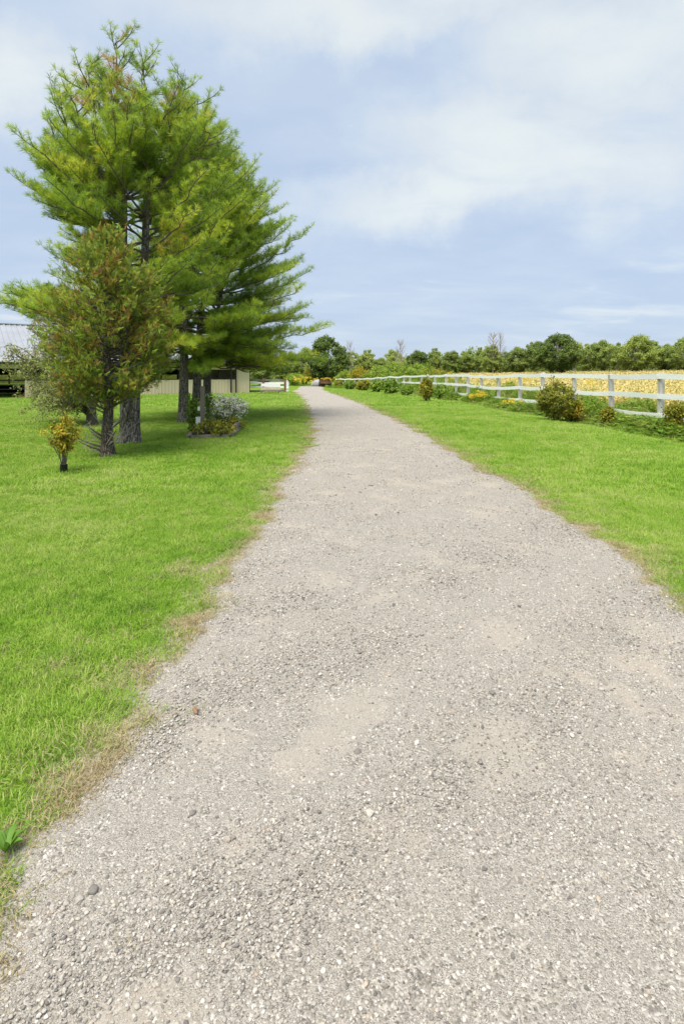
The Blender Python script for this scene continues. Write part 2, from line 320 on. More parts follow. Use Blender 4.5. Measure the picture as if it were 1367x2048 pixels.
def graded(a, b_, fine_a, fine_b, step, grow):
    c = list(np.arange(fine_a, fine_b + 1e-6, step)); s_ = step
    while c[-1] < b_: s_ *= grow; c.append(c[-1] + s_)
    s_ = step
    while c[0] > a: s_ *= grow; c.insert(0, c[0] - s_)
    return np.array(c)
gx = graded(-700, 700, -6, 14, .25, 1.12); gy = graded(-60, 1500, -3, 30, .25, 1.035)
XX, YY = np.meshgrid(gx, gy); ZZ = H(XX, YY)
nx_ = len(gx); i, j = np.meshgrid(np.arange(len(gy) - 1), np.arange(nx_ - 1), indexing='ij'); a = (i * nx_ + j).ravel()
ground = meshobj('ground', np.stack([XX.ravel(), YY.ravel(), ZZ.ravel()], 1), np.stack([a, a + 1, a + nx_ + 1, a + nx_], 1), M['lawn'], smooth=True)
rd = road_dist(XX, YY)
fxx = np.interp(YY, np.append(FP[:, 1], [130, 400]), np.append(FP[:, 0], [3, 12]))
for nm, val in (('dry', np.clip(1.35 - np.abs(rd) / .30, 0, 1) * .75 + .22 * np.clip(1 - rd / 1.0, 0, 1)), ('field', ss(1.5, 3.0, XX - fxx) * ss(-5, 5, YY))):
    at = ground.data.attributes.new(nm, 'FLOAT', 'POINT'); at.data.foreach_set('value', val.ravel().astype(np.float32))
tag(ground, kind='structure')
ry = np.concatenate([np.arange(-8, 30, .06), np.arange(30, 104, .4)])
tt = np.linspace(0, 1, 25); le, re_ = left_edge(ry) - .04, right_edge(ry) + .04
RX = le[:, None] + (re_ - le)[:, None] * tt; RY = np.repeat(ry[:, None], 25, 1)
prof = .022 - .021 * np.clip(np.abs(tt - .5) * 2 - .90, 0, 1) / .10
RZ = H(RX, RY) + prof[None] + .008 * (vnoise(np.stack([RX, RY], -1), 1.3, 3) - .5)
a = (np.arange(len(ry) - 1)[:, None] * 25 + np.arange(24)[None]).ravel()
drive = meshobj('driveway', np.stack([RX.ravel(), RY.ravel(), RZ.ravel()], 1), np.stack([a, a + 1, a + 26, a + 25], 1), M['gravel'], smooth=True)
def dustiness(x, y):
    P_ = np.stack([x, y], -1); v_ = .55 * vnoise(P_, 2.1, 21) + .30 * vnoise(P_ * [1.3, 1], 4.7, 23) + .15 * vnoise(P_, 9.5, 25)
    return ss(.47, .76, v_) * ss(-.02, -.35, road_dist(x, y))
at = drive.data.attributes.new('dust', 'FLOAT', 'POINT'); at.data.foreach_set('value', dustiness(RX, RY).ravel().astype(np.float32))
tag(drive, kind='structure')
def road_z(x, y):
    t_ = np.clip((x - left_edge(y) + .04) / (right_edge(y) - left_edge(y) + .08), 0, 1)
    return H(x, y) + .022 - .021 * np.clip(np.abs(t_ - .5) * 2 - .90, 0, 1) / .10

# ------------------------------------------------------------------ scatter of uncountable small things
def scatter(name, pts, rot, scl, idx, protos, attrs=None, parent=None):
    me = bpy.data.meshes.new(name); n = len(pts); me.vertices.add(n)
    me.vertices.foreach_set('co', pts.astype(np.float32).ravel())
    for nm, typ, val in [('rot', 'FLOAT_VECTOR', rot), ('scl', 'FLOAT_VECTOR', scl), ('pick', 'INT', idx)] + [(k_, 'FLOAT', v_) for k_, v_ in (attrs or {}).items()]:
        at = me.attributes.new(nm, typ, 'POINT')
        at.data.foreach_set('vector' if typ == 'FLOAT_VECTOR' else 'value', np.ascontiguousarray(val, dtype=np.int32 if typ == 'INT' else np.float32).ravel())
    o = bpy.data.objects.new(name, me); COL.objects.link(o)
    if parent: o.parent = parent
    pc = bpy.data.collections.new(name + '_kinds')
    for p in protos: pc.objects.link(p)
    gt = bpy.data.node_groups.new(name + '_scatter', 'GeometryNodeTree')
    gt.interface.new_socket('Geometry', in_out='INPUT', socket_type='NodeSocketGeometry'); gt.interface.new_socket('Geometry', in_out='OUTPUT', socket_type='NodeSocketGeometry')
    g = NB(gt); gi = g.n('NodeGroupInput'); go = g.n('NodeGroupOutput')
    ci = g.n('GeometryNodeCollectionInfo'); ci.inputs['Collection'].default_value = pc
    ci.inputs['Separate Children'].default_value = True; ci.inputs['Reset Children'].default_value = True
    def na(nm, typ): return g.n('GeometryNodeInputNamedAttribute', {'Name': nm}, data_type=typ).outputs[0]
    ip = g.n('GeometryNodeInstanceOnPoints', {'Points': gi.outputs[0], 'Instance': ci.outputs[0], 'Pick Instance': True, 'Instance Index': na('pick', 'INT'),
             'Rotation': na('rot', 'FLOAT_VECTOR'), 'Scale': na('scl', 'FLOAT_VECTOR')})
    gt.links.new(ip.outputs[0], go.inputs[0])
    md = o.modifiers.new('scatter', 'NODES'); md.node_group = gt
    o['kind'] = 'stuff'
    return o
def proto(name, mb, mat, smooth=False):
    V, Fc, T = np.concatenate(mb.V), np.concatenate(mb.F), np.concatenate(mb.T)
    return meshobj(name, V, Fc, mat, None, T, smooth, link=False)
def icos(sub=1):
    import bmesh
    bm = bmesh.new(); bmesh.ops.create_icosphere(bm, subdivisions=sub, radius=1.0)
    V = np.array([v_.co[:] for v_ in bm.verts]); Fc = np.array([[v_.index for v_ in f.verts] for f in bm.faces]); bm.free(); return V, Fc
ICO1, ICO2 = icos(1), icos(2)

# grass tufts
def tuft(n, h, spread, wd, flat=0.5):
    mb = MB(); an = rng.uniform(0, 6.28, n); rr = spread * np.sqrt(rng.uniform(0, 1, n))
    p = np.stack([rr * np.cos(an), rr * np.sin(an), np.full(n, -.006)], 1)
    lean = np.stack([np.cos(an + rng.normal(0, 1.0, n)), np.sin(an + rng.normal(0, 1.0, n)), np.zeros(n)], 1) * rng.uniform(.1, flat, n)[:, None] * 1.6
    d = nrm(lean + [0, 0, 1]); hh_ = h * rng.uniform(.55, 1.15, n)[:, None]; sd_ = nrm(np.cross(d, rdir(n))) * wd * rng.uniform(.7, 1.2, n)[:, None]
    mid = p + d * hh_ * .55; tip = mid + nrm(d + lean * 1.3 - [0, 0, .15]) * hh_ * .5
    V = np.stack([p - sd_ / 2, p + sd_ / 2, mid + sd_ * .42, mid - sd_ * .42, tip], 1)
    f = (np.arange(n)[:, None, None] * 5 + np.array([[0, 1, 2], [0, 2, 3], [3, 2, 4]])[None]).reshape(-1, 3)
    mb.add(V.reshape(-1, 3), f, np.repeat(rng.uniform(0, 1, n), 5)); return mb
GP = [proto('grass_a%d' % k_, tuft(72, .046, .085, .0034, .8), M['grass']) for k_ in range(4)] + [proto('grass_b%d' % k_, tuft(64, .055, .15, .0065, .7), M['grass']) for k_ in range(3)] + [proto('grass_c%d' % k_, tuft(40, .075, .30, .016, .7), M['grass']) for k_ in range(2)]
def lawn_pts(n, x0, x1, y0, y1):
    return rng.uniform(x0, x1, n), rng.uniform(y0, y1, n)
def in_view(x, y, m_=3.2): return np.abs(x) < .62 * np.maximum(y, 0) + m_
gp, gi_, gs_ = [], [], []
for (x0, x1, y0, y1, dens, ids, sc) in ((-7, -.5, -.8, 7, 420, (0, 4), 1.0), (1.9, 7.5, -.8, 7, 400, (0, 4), 1.0), (-12, -.3, 7, 14, 150, (0, 5), 1.15), (1.6, 10.6, 7, 14, 150, (0, 5), 1.15),
                                          (-18, 0, 14, 26, 60, (4, 7), 1.15), (.5, 10, 14, 26, 60, (4, 7), 1.15), (-24, 0, 26, 48, 13, (7, 9), 1.0), (-1, 9.5, 26, 60, 13, (7, 9), 1.0)):
    n = int((x1 - x0) * (y1 - y0) * dens); x, y = lawn_pts(n, x0, x1, y0, y1)
    rdist = road_dist(x, y); fe = fence_x(y) - x
    keep = in_view(x, y) & (fe > 1.0) & (rng.uniform(0, 1, n) < np.maximum(.10 * (rdist > -.32) * ss(.45, .75, vnoise(np.stack([x, y], 1), 6, 8)), ss(-.10, .04, rdist + .26 * (vnoise(np.stack([x, y], 1), 4, 7) - .5))))
    x, y = x[keep], y[keep]
    gp.append(np.stack([x, y, H(x, y)], 1)); gi_.append(rng.integers(ids[0], ids[1], len(x))); gs_.append(np.full(len(x), sc))
gp = np.concatenate(gp); gi_ = np.concatenate(gi_); gs_ = np.concatenate(gs_)
rdist = road_dist(gp[:, 0], gp[:, 1]); n = len(gp)
big_n = vnoise(gp[:, :2], .8, 12)
dryv = np.clip((.15 + .75 * vnoise(gp[:, :2], 2.7, 14)) * np.clip(1 - rdist / .18, 0, 1) + .30 * np.clip(1 - rdist / .8, 0, 1) + .55 * (vnoise(gp[:, :2], 1.9, 5) - .5) * np.clip(1.5 - rdist / 1.2, .10, 1) + .12 * np.clip(1.4 - rdist, 0, 1) - .12 * ss(1.0, 2.5, rdist) + .5 * (rng.uniform(0, 1, n) < .03), -.2, 1)
hs = gs_ * (.70 + .40 * ss(0, .6, rdist)) * (.75 + .5 * big_n) * rng.uniform(.8, 1.2, n)
rot = np.stack([rng.normal(0, .12, n), rng.normal(0, .12, n), rng.uniform(0, 6.28, n)], 1)
grass = scatter('lawn_grass', gp, rot, np.stack([gs_, gs_, hs], 1), gi_, GP, {'dry': dryv})
tag(grass, 'bright green mown grass on both sides of the gravel driveway', 'grass')

# loose gravel
PP = []
for k_ in range(10):
    V, Fc = ICO1 if k_ < 7 else ICO2
    mb = MB(); s_ = np.array([1, rng.uniform(.62, .95), rng.uniform(.45, .7)])
    jit = 1 + (.17 if k_ < 7 else .10) * rng.normal(size=len(V))
    W_ = V * jit[:, None] * s_
    if k_ < 7:
        nn = rdir(2)
        for q_ in nn:                                       # broken faces
            d_ = W_ @ q_; lim = .45; W_ = np.where((d_ > lim)[:, None], W_ - (d_ - lim)[:, None] * q_ * .8, W_)
    mb.add(W_, Fc, .5); PP.append(proto('pebble_%d' % k_, mb, M['pebble'], smooth=k_ >= 7))
pp, ps = [], []
for (y0, y1, dens, s0, s1, pw) in ((-.6, 2.0, 19000, .0014, .0078, 3.2), (2.0, 3.6, 11500, .0020, .0085, 3.0), (3.6, 6.5, 4200, .0030, .0105, 2.7), (6.5, 12, 760, .006, .013, 2.4), (12, 26, 90, .009, .017, 2.2)):
    n = int(3.6 * (y1 - y0) * dens); x = rng.uniform(-1.2, 2.5, n); y = rng.uniform(y0, y1, n)
    e = road_dist(x, y); pn = dustiness(x, y)
    prob = np.clip(.95 - .52 * pn + .35 * ss(-.7, -.05, e), 0, 1) * (.55 + .45 * ss(.35, .6, vnoise(np.stack([x, y], 1), 3.3, 27)))
    keep = (e < -.01 + .07 * rng.normal(size=n)) & (rng.uniform(0, 1, n) < prob) & (np.abs(x) < .64 * np.maximum(y, 0) + 1.7)
    x, y = x[keep], y[keep]; sz = s0 + (s1 - s0) * rng.uniform(0, 1, len(x)) ** pw
    pp.append(np.stack([x, y, road_z(x, y) + sz * rng.uniform(-.30, .30, len(x))], 1)); ps.append(sz)
# a thin sprinkling of larger stones
n = 520; y = .3 + rng.uniform(0, 1, n) ** 1.5 * 11; x = rng.uniform(-1.0, 2.4, n); ok = (road_dist(x, y) < -.03); x, y = x[ok], y[ok]
sz = .0065 + .0095 * rng.uniform(0, 1, len(x)) ** 1.6; sz = sz * (1 + .02 * y); pp.append(np.stack([x, y, road_z(x, y) + sz * .3], 1)); ps.append(sz)
pp = np.concatenate(pp); ps = np.concatenate(ps); n = len(pp)
grav = scatter('loose_gravel', pp, np.stack([rng.normal(0, .25, n), rng.normal(0, .25, n), rng.uniform(0, 6.28, n)], 1), np.repeat(ps[:, None], 3, 1), rng.integers(0, 10, n), PP)
tag(grav, 'loose grey and white gravel stones covering the driveway', 'gravel')

# ------------------------------------------------------------------ pines
def tuft_templates(k_, n, L):
    out = []
    for _ in range(k_):
        th = np.arccos(rng.uniform(math.cos(R(72)), math.cos(R(6)), n)); ph = rng.uniform(0, 6.28, n)
        d = np.stack([np.sin(th) * np.cos(ph), np.sin(th) * np.sin(ph), np.cos(th)], 1)
        st = np.stack([np.zeros(n), np.zeros(n), rng.uniform(-.045, .02, n)], 1)
        w_ = nrm(np.cross(d, rdir(n))) * .0068
        ln = L * rng.uniform(.75, 1.1, n)[:, None]
        tip = st + d * ln - np.array([0, 0, .1]) * ln * 0
        out.append(np.stack([st - w_ / 2, st + w_ / 2 + d * ln * .3, tip], 1).reshape(-1, 3))
    return np.stack(out)
def put_tufts(mb, P, D, sc, tint, n=26, L=.14):
    P, D = np.asarray(P), nrm(np.asarray(D)); N = len(P); T8 = tuft_templates(8, n, L)
    ref = np.where(np.abs(D[:, 2:3]) > .9, np.array([[1., 0, 0]]), np.array([[0, 0, 1.]]))
    A = nrm(np.cross(ref, D)); B = np.cross(D, A)
    an = rng.uniform(0, 6.28, N)[:, None]; A2 = A * np.cos(an) + B * np.sin(an); B2 = np.cross(D, A2)
    Rm = np.stack([A2, B2, D], 2)
    V = np.einsum('nij,nkj->nki', Rm, T8[rng.integers(0, 8, N)]) * np.asarray(sc).reshape(-1, 1, 1) + P[:, None]
    V[:, 2::3, 2] -= .006
    f = np.arange(N * n * 3).reshape(-1, 3)
    mb.add(V.reshape(-1, 3), f, np.repeat(tint, n * 3) + rng.normal(0, .05, N * n * 3))
def bez(p0, p1, p2, n):
    t_ = np.linspace(0, 1, n)[:, None]; return p0 * (1 - t_) ** 2 + 2 * p1 * t_ * (1 - t_) + p2 * t_ ** 2
class Pine:
    def __init__(s): s.trunk, s.limb, s.tp, s.td, s.tt = MB(), MB(), [], [], []
    def branch(s, p, az, el, L, r, up=.25, bare=0.0, tone=.45, dens=1.0, start=.28, tan=0.0):
        n = max(5, int(L / .22)); d0 = np.array([math.cos(az) * math.cos(el), math.sin(az) * math.cos(el), math.sin(el)])
        tip = p + d0 * L + np.array([0, 0, up * L * .5]) + rng.normal(0, .05 * L, 3); mid = p + d0 * L * .52 - np.array([0, 0, up * L * .12])
        P = bez(p, mid, tip, n); P[1:-1] += rng.normal(0, .012 * L, (n - 2, 3))
        s.limb.tube(P, np.linspace(r, .006, n), 5)
        T = nrm(np.gradient(P, axis=0)); cum = np.linspace(0, 1, n)
        m_ = max(3, int(L * (1 - start) / .088 * dens)); sidesgn = 1; bt_tone = .11 * rng.normal() if rng.uniform() > tan else .55
        for t_ in np.linspace(start, 1.0, m_):
            bp = np.array([np.interp(t_, cum, P[:, k_]) for k_ in range(3)]); bt = nrm(np.array([np.interp(t_, cum, T[:, k_]) for k_ in range(3)]))
            sidesgn = -sidesgn; sd_ = nrm(np.cross(bt, [0, 0, 1.0])) * sidesgn
            a_ = R(rng.uniform(28, 62)); dirn = nrm(bt * math.cos(a_) + sd_ * math.sin(a_) + np.array([0, 0, rng.uniform(.08, .72)]))
            tl = (.16 + .62 * (1 - t_) * min(1.0, L / 2.2)) * rng.uniform(.6, 1.15) if t_ < .985 else .10
            if t_ >= .985: dirn = nrm(bt + [0, 0, .25])
            ep = bp + dirn * tl + np.array([0, 0, .10 * tl])
            s.limb.tube(np.array([bp, bp + dirn * tl * .55, ep]), [.007, .005, .003], 3, cap=False)
            if rng.uniform() < bare: continue
            k_ = max(1, int(tl / .072)); f_ = np.linspace(.30 if k_ > 1 else 1, 1, k_)
            for q_ in f_:
                s.tp.append(bp + (ep - bp) * q_ + rng.normal(0, .012, 3)); s.td.append(dirn * .8 + np.array([0, 0, .42]) + rng.normal(0, .25, 3) + (bt * .3))
                s.tt.append(tone + bt_tone + .09 * rng.normal())
    def build(s, name, base, label, sc=1.08, n=36, L=.14, cones=None):
        root = empty(name, base); tag(root, label, 'tree', 'pines beside the driveway')
        inv = -np.array(base)
        for mb in (s.trunk, s.limb): mb.V = [v_ + inv for v_ in mb.V]
        s.trunk.build('trunk', M['pine_bark'], root, True); tag(s.limb.build('limbs', M['twig'], root), kind='stuff')
        mb = MB(); P = np.array(s.tp); tone = np.array(s.tt) + .28 * (vnoise(P, .9, 31) - .5)
        put_tufts(mb, P + inv, s.td, rng.uniform(.8, 1.15, len(P)) * sc, np.clip(tone, 0, 1.0), n, L)
        tag(mb.build('crown', M['pine'], root), kind='stuff')
        if cones is not None:
            mb = MB()
            for c_ in cones: mb.add(ICO1[0] * [.016, .016, .045] + c_ + inv, ICO1[1])
            tag(mb.build('cones', M['cone'], root), kind='stuff')
        return root
def trunk_flare(mb, P, r, k=14):
    """trunk with a root flare and slightly fluted section"""
    P = np.asarray(P, float); n = len(P); an = np.arange(k) * 2 * np.pi / k
    ph = rng.uniform(0, 6.28); V = []
    for i_ in range(n):
        fl = 1 + (.55 * math.exp(-(P[i_, 2] - P[0, 2]) / .16)) * (.75 + .35 * np.cos(an * 5 + ph)) + .05 * np.cos(an * 3 + ph + i_ * .3)
        V.append(np.stack([P[i_, 0] + r[i_] * fl * np.cos(an), P[i_, 1] + r[i_] * fl * np.sin(an), np.full(k, P[i_, 2])], 1))
    V = np.concatenate(V); i_, j_ = np.meshgrid(np.arange(n - 1), np.arange(k), indexing='ij'); a_ = i_ * k + j_; c_ = i_ * k + (j_ + 1) % k
    mb.add(V, np.stack([a_, c_, c_ + k, a_ + k], -1).reshape(-1, 4))
def dense(P, n):
    P = np.asarray(P, float); t_ = np.linspace(0, 1, len(P)); s_ = np.linspace(0, 1, n)
    return np.stack([np.interp(s_, t_, P[:, k_]) for k_ in range(3)], 1)

# the near pine: two stems, forked into several leaders
B1 = G(258, 888); D1 = B1[1]; mpx = D1 / F_PX
def q1(px, py, dd=0.0): return np.array([(px - CX) * mpx * (1 + dd / D1), D1 + dd, CAMZ - (py - HOR) * mpx * (1 + dd / D1)])
pn = Pine(); cones = []
A = dense([B1 + [-.06, 0, -.05], q1(252, 800), q1(248, 700, .05), q1(246, 560, .1), q1(246, 400, .1)], 26)
trunk_flare(pn.trunk, A, np.linspace(.135, .09, 26))
Bs = dense([B1 + [.10, .04, -.05], q1(270, 800, .05), q1(277, 700, .15), q1(288, 560, .3), q1(294, 385, .4), q1(297, 280, .4)], 28)
trunk_flare(pn.trunk, Bs, np.linspace(.125, .06, 28))
leaders = [  # (start, end px, end py, depth offset, radius)
    (A[-1], 232, 60, .1, .055), (A[-1], 172, 110, -.4, .045), (A[-3], 112, 165, .2, .045), (A[-1], 205, 130, .7, .04), (A[-4], 95, 225, .9, .04), (A[-2], 150, 190, -.9, .04),
    (Bs[-1], 285, 100, .5, .045), (Bs[-4], 372, 150, .3, .04), (Bs[-3], 335, 190, -.5, .04), (Bs[-5], 398, 175, 1.0, .035), (A[-1], 255, 190, -.9, .04), (Bs[-6], 420, 250, -.2, .035)]
for (p0, ex, ey, dd, r0) in leaders:
    e = q1(ex, ey + 16, dd); out = e - p0; mid = p0 + out * .45 + np.array([out[0] * .18, out[1] * .18, -.10 * np.linalg.norm(out)])
    P = bez(p0, mid, e, 14); P[1:-1] += rng.normal(0, .025, (12, 3)); pn.limb.tube(P, np.linspace(r0, .008, 14), 6)
    Ld = np.linalg.norm(out)
    for t_ in np.arange(.16, 1.0, .115 / Ld):
        bp = np.array([np.interp(t_, np.linspace(0, 1, 14), P[:, k_]) for k_ in range(3)]); high = ss(6.6, 8.4, bp[2])
        L = (.95 * (1 - t_) ** .7 + .32) * rng.uniform(.7, 1.15)
        pn.branch(bp, rng.uniform(0, 6.28), R(rng.uniform(12, 50)), L, .014, .35, bare=.08 * float(high), tone=.50 - .02 * float(high), start=.25, tan=.02 + .13 * float(high))
        if high > .4 and rng.uniform() < .5: cones.append(bp + rng.normal(0, .03, 3) - [0, 0, .03])
for st, lo in ((A, 2.15), (Bs, 2.6)):
    for h_ in np.arange(lo, 5.9, .26):
        bp = np.array([np.interp(h_, st[:, 2], st[:, k_]) for k_ in range(3)])
        for kk in range(4):
            az = rng.uniform(0, 6.28); L = float(np.interp(h_, [2, 3.2, 4.5, 6], [2.35, 2.75, 2.5, 1.9])) * rng.uniform(.62, 1.0)
            if math.cos(az) > .3 and h_ < 4: L *= .72
            if math.cos(az) < -.25 and 3.0 < h_ < 4.7: L *= .66
            pn.branch(bp, az, R(float(np.interp(h_, [2, 4, 6], [2, 16, 32])) + rng.normal(0, 6)), L, .03, .22, tone=.47, start=.36)
for (ex, ey, dd, hz) in ((58, 300, -.3, 5.3), (50, 372, .2, 4.7), (2, 585, -.6, 3.1), (60, 590, -.9, 3.0), (130, 470, -.8, 4.2), (40, 620, .6, 2.8), (95, 425, .6, 4.6), (-10, 600, .7, 2.9), (70, 330, .4, 5.0), (75, 400, -.5, 4.8)):   # boughs that break the outline
    bp = np.array([np.interp(hz, A[:, 2], A[:, k_]) for k_ in range(3)]); e = q1(ex, ey, dd); d = e - bp; L = np.linalg.norm(d)
    for w_ in (0, .12, -.12): pn.branch(bp, math.atan2(d[1], d[0]) + w_, math.asin(d[2] / L) - .1, L * (1 - abs(w_)), .034, .2, tone=.52, start=.36)
pn.build('pine_tree', tuple(B1), 'tallest pine nearest the camera, its trunk forked into two stems behind the cedar', cones=cones)

def straight_pine(bx, by, topx, topy, rad, low, label, right=1.0, tone=.42, n=28, skirt=0):
    B = G(bx, by); mp = B[1] / F_PX; top = np.array([(topx - CX) * mp, B[1] + .2, CAMZ - (topy - HOR) * mp]); Ht = top[2] - B[2]
    pn = Pine(); P = dense([B - [0, 0, .05], B + [.02, 0, Ht * .25], B * .5 + top * .5 + [-.12, 0, 0], top], 36); trunk_flare(pn.trunk, P, np.linspace(.165, .012, 36) ** 1.0)
    h_ = low
    while h_ < Ht - .25:
        u_ = h_ / Ht; nb = 5 if u_ > .35 else 6
        prof = float(np.interp(u_, [.15, .3, .45, .65, .85, 1.0], [1.0, 1.02, 1.0, .84, .45, .08]))
        bp = np.array([np.interp(B[2] + h_, P[:, 2], P[:, k_]) for k_ in range(3)]); a0 = rng.uniform(0, 6.28)
        for k_ in range(nb):
            az = a0 + k_ * 6.28 / nb + rng.normal(0, .2); L = rad * prof * rng.uniform(.72, 1.06)
            if u_ < .4: L *= 1 + (right - 1) * max(0, math.cos(az))
            if math.cos(az) < -.2 and u_ > .5: L *= .8
            pn.branch(bp, az, R(float(np.interp(u_, [.15, .3, .6, .95], [-10, 3, 20, 48])) + rng.normal(0, 5)), max(.25, L), .008 + .026 * prof, float(np.interp(u_, [.2, .4], [.10, .24])), tone=tone, start=.33 if u_ < .6 else .2, dens=1.0)
        h_ += rng.uniform(.26, .36) * (1.0 if u_ < .75 else .75)
    for k_ in range(skirt):                                   # low boughs hanging out over the lawn
        h_ = rng.uniform(1.75, 2.7); bp = np.array([np.interp(B[2] + h_, P[:, 2], P[:, c_]) for c_ in range(3)])
        pn.branch(bp, rng.uniform(-1.15, .75), R(rng.uniform(-9, 4)), rng.uniform(1.6, 2.9), .028, .06, tone=tone - .03, start=.26)
    return pn.build('pine_tree', tuple(B), label, sc=1.2, n=n, L=.15)
straight_pine(367, 845, 392, 205, 3.0, 2.3, 'pine with a pale grey trunk flared at its foot, left of the timber planter', tone=.45)
straight_pine(393, 838, 440, 295, 3.5, 1.9, 'pine whose trunk rises directly behind the planter post', 1.05, tone=.45, skirt=9)
straight_pine(414, 833, 478, 365, 3.75, 1.75, 'rearmost pine with long low boughs reaching toward the gravel driveway', 1.14, tone=.46, skirt=16)

# ------------------------------------------------------------------ cedar
Bc = G(215, 914); mc = Bc[1] / F_PX
def qc(px, py, dd=0.0): return np.array([(px - CX) * mc * (1 + dd / Bc[1]), Bc[1] + dd, CAMZ - (py - HOR) * mc * (1 + dd / Bc[1])])
root = empty('cedar_tree', tuple(Bc)); tag(root, 'bushy egg-shaped cedar with rust-brown patches in front of the tallest pine', 'tree')
trunk, limb, dead, fol = MB(), MB(), MB(), MB()
P = dense([qc(215, 917), qc(214, 870), qc(219, 800), qc(214, 730, .05), qc(212, 650, .05), qc(214, 570, 0), qc(213, 500, 0)], 30)
trunk_flare(trunk, P, np.linspace(.115, .018, 30))
sp_p, sp_d, sp_t = [], [], []
cz = lambda z: float(np.interp(z, [z_of(815, Bc[1]), z_of(770, Bc[1]), z_of(690, Bc[1]), z_of(620, Bc[1]), z_of(540, Bc[1]), z_of(490, Bc[1]), z_of(462, Bc[1])], [.30, .98, 1.27, 1.22, .92, .58, .12]))
for k_ in range(345):
    t_ = rng.uniform(.27, 1.0); bp = np.array([np.interp(t_, np.linspace(0, 1, 30), P[:, c_]) for c_ in range(3)]); az = rng.uniform(0, 6.28); el = R(rng.uniform(15, 62))
    zt = bp[2] + rng.uniform(.2, .9); zt = min(zt, z_of(466, Bc[1])); rr = cz(zt) * rng.uniform(.72, 1.03); ctr = np.array([np.interp(zt, P[:, 2], P[:, c_]) for c_ in range(2)]) + [.03, 0]
    tip = np.array([ctr[0] + rr * math.cos(az), ctr[1] + rr * math.sin(az), zt])
    mid = bp * .45 + tip * .55 - np.array([0, 0, .12]); Q = bez(bp, mid, tip, 7); Q[1:-1] += rng.normal(0, .02, (5, 3)); limb.tube(Q, np.linspace(.014, .003, 7), 4)
    L = np.linalg.norm(tip - bp); m_ = int(L / .026) + 4
    for f_ in np.linspace(.38, 1, m_):
        c_ = np.array([np.interp(f_, np.linspace(0, 1, 7), Q[:, a_]) for a_ in range(3)])
        sp_p.append(c_ + rng.normal(0, .055, 3)); sp_d.append(nrm(Q[-1] - Q[-3]) * .5 + rng.normal(0, .55, 3) + [0, 0, .3]); sp_t.append(f_)
sp_p, sp_d, sp_t = np.array(sp_p), nrm(np.array(sp_d)), np.array(sp_t)
nl = 12                                                  # flat sprays: scale leaflets in two ranks along a short axis
side0 = nrm(np.cross(sp_d, rdir(len(sp_p)))); rp = np.repeat(sp_p, nl, 0); rdn = np.repeat(sp_d, nl, 0); side = np.repeat(side0, nl, 0)
along = np.tile(np.linspace(0, 1, nl), len(sp_p))[:, None]; alt = np.tile(np.where(np.arange(nl) % 2, 1.0, -1.0), len(sp_p))[:, None]
slen = np.repeat(rng.uniform(.06, .11, len(sp_p)), nl)[:, None]
ax = nrm(rdn * (.75 + .6 * along) + side * alt * (1 - .75 * along))
tone = np.repeat(np.clip(.34 + .13 * rng.normal(size=len(sp_p)) + .44 * ss(.48, .80, vnoise(sp_p, 3.4, 41) + .16 * rng.normal(size=len(sp_p)) + .14 * (1 - sp_t)), 0, 1), nl)
leaves(fol, rp + rdn * along * slen, ax, np.cross(rdn, side), (.042 - .018 * along[:, 0]) * rng.uniform(.8, 1.2, len(rp)), .0095, tone + .05 * rng.normal(size=len(rp)), .05)
for k_ in range(26):                                    # bare twigs on and below the crown
    t_ = rng.uniform(.04, .85) if k_ > 9 else rng.uniform(.05, .22); bp = np.array([np.interp(t_, np.linspace(0, 1, 30), P[:, c_]) for c_ in range(3)]); az = rng.uniform(0, 6.28); L = rng.uniform(.35, .8)
    tip = bp + np.array([math.cos(az) * L, math.sin(az) * L - .2, L * rng.uniform(.3, 1.1)]); Q = bez(bp, bp * .5 + tip * .5 + [0, 0, -.08], tip, 6); Q[1:-1] += rng.normal(0, .02, (4, 3))
    dead.tube(Q, np.linspace(.011, .003, 6), 4)
    for f_ in (.45, .65, .8): dead.tube(np.array([Q[int(f_ * 5)], Q[int(f_ * 5)] + rng.normal(0, .09, 3) + [0, 0, .08]]), [.005, .002], 3)
low = MB()
for (dx, dy, hz, L) in ((-.55, -.1, .16, .62), (-.40, .15, .26, .5), (.25, -.2, .30, .35), (-.2, -.3, .35, .4), (.3, .1, .5, .5), (-.45, -.2, .1, .7)):
    bp = np.array([Bc[0], Bc[1], Bc[2] + hz]); tip = bp + np.array([dx, dy, .22]); Q = bez(bp, bp * .5 + tip * .5 - [0, 0, .05], tip, 6); limb.tube(Q, np.linspace(.03, .004, 6), 5)
    n = 60; c_ = Q[rng.integers(2, 6, n)] + rng.normal(0, .05, (n, 3)); leaves(fol, c_, rdir(n) + [0, 0, .4], rdir(n), rng.uniform(.02, .045, n), .011, np.clip(.62 + .22 * rng.normal(size=n), 0, 1))
inv = -Bc
for mb in (trunk, limb, dead, fol): mb.V = [v_ + inv for v_ in mb.V]
trunk.build('trunk', M['cedar_bark'], root, True); tag(limb.build('limbs', M['twig'], root), kind='stuff'); tag(dead.build('bare_twigs', M['pale_twig'], root), kind='stuff'); tag(fol.build('crown', M['cedar'], root), kind='stuff')

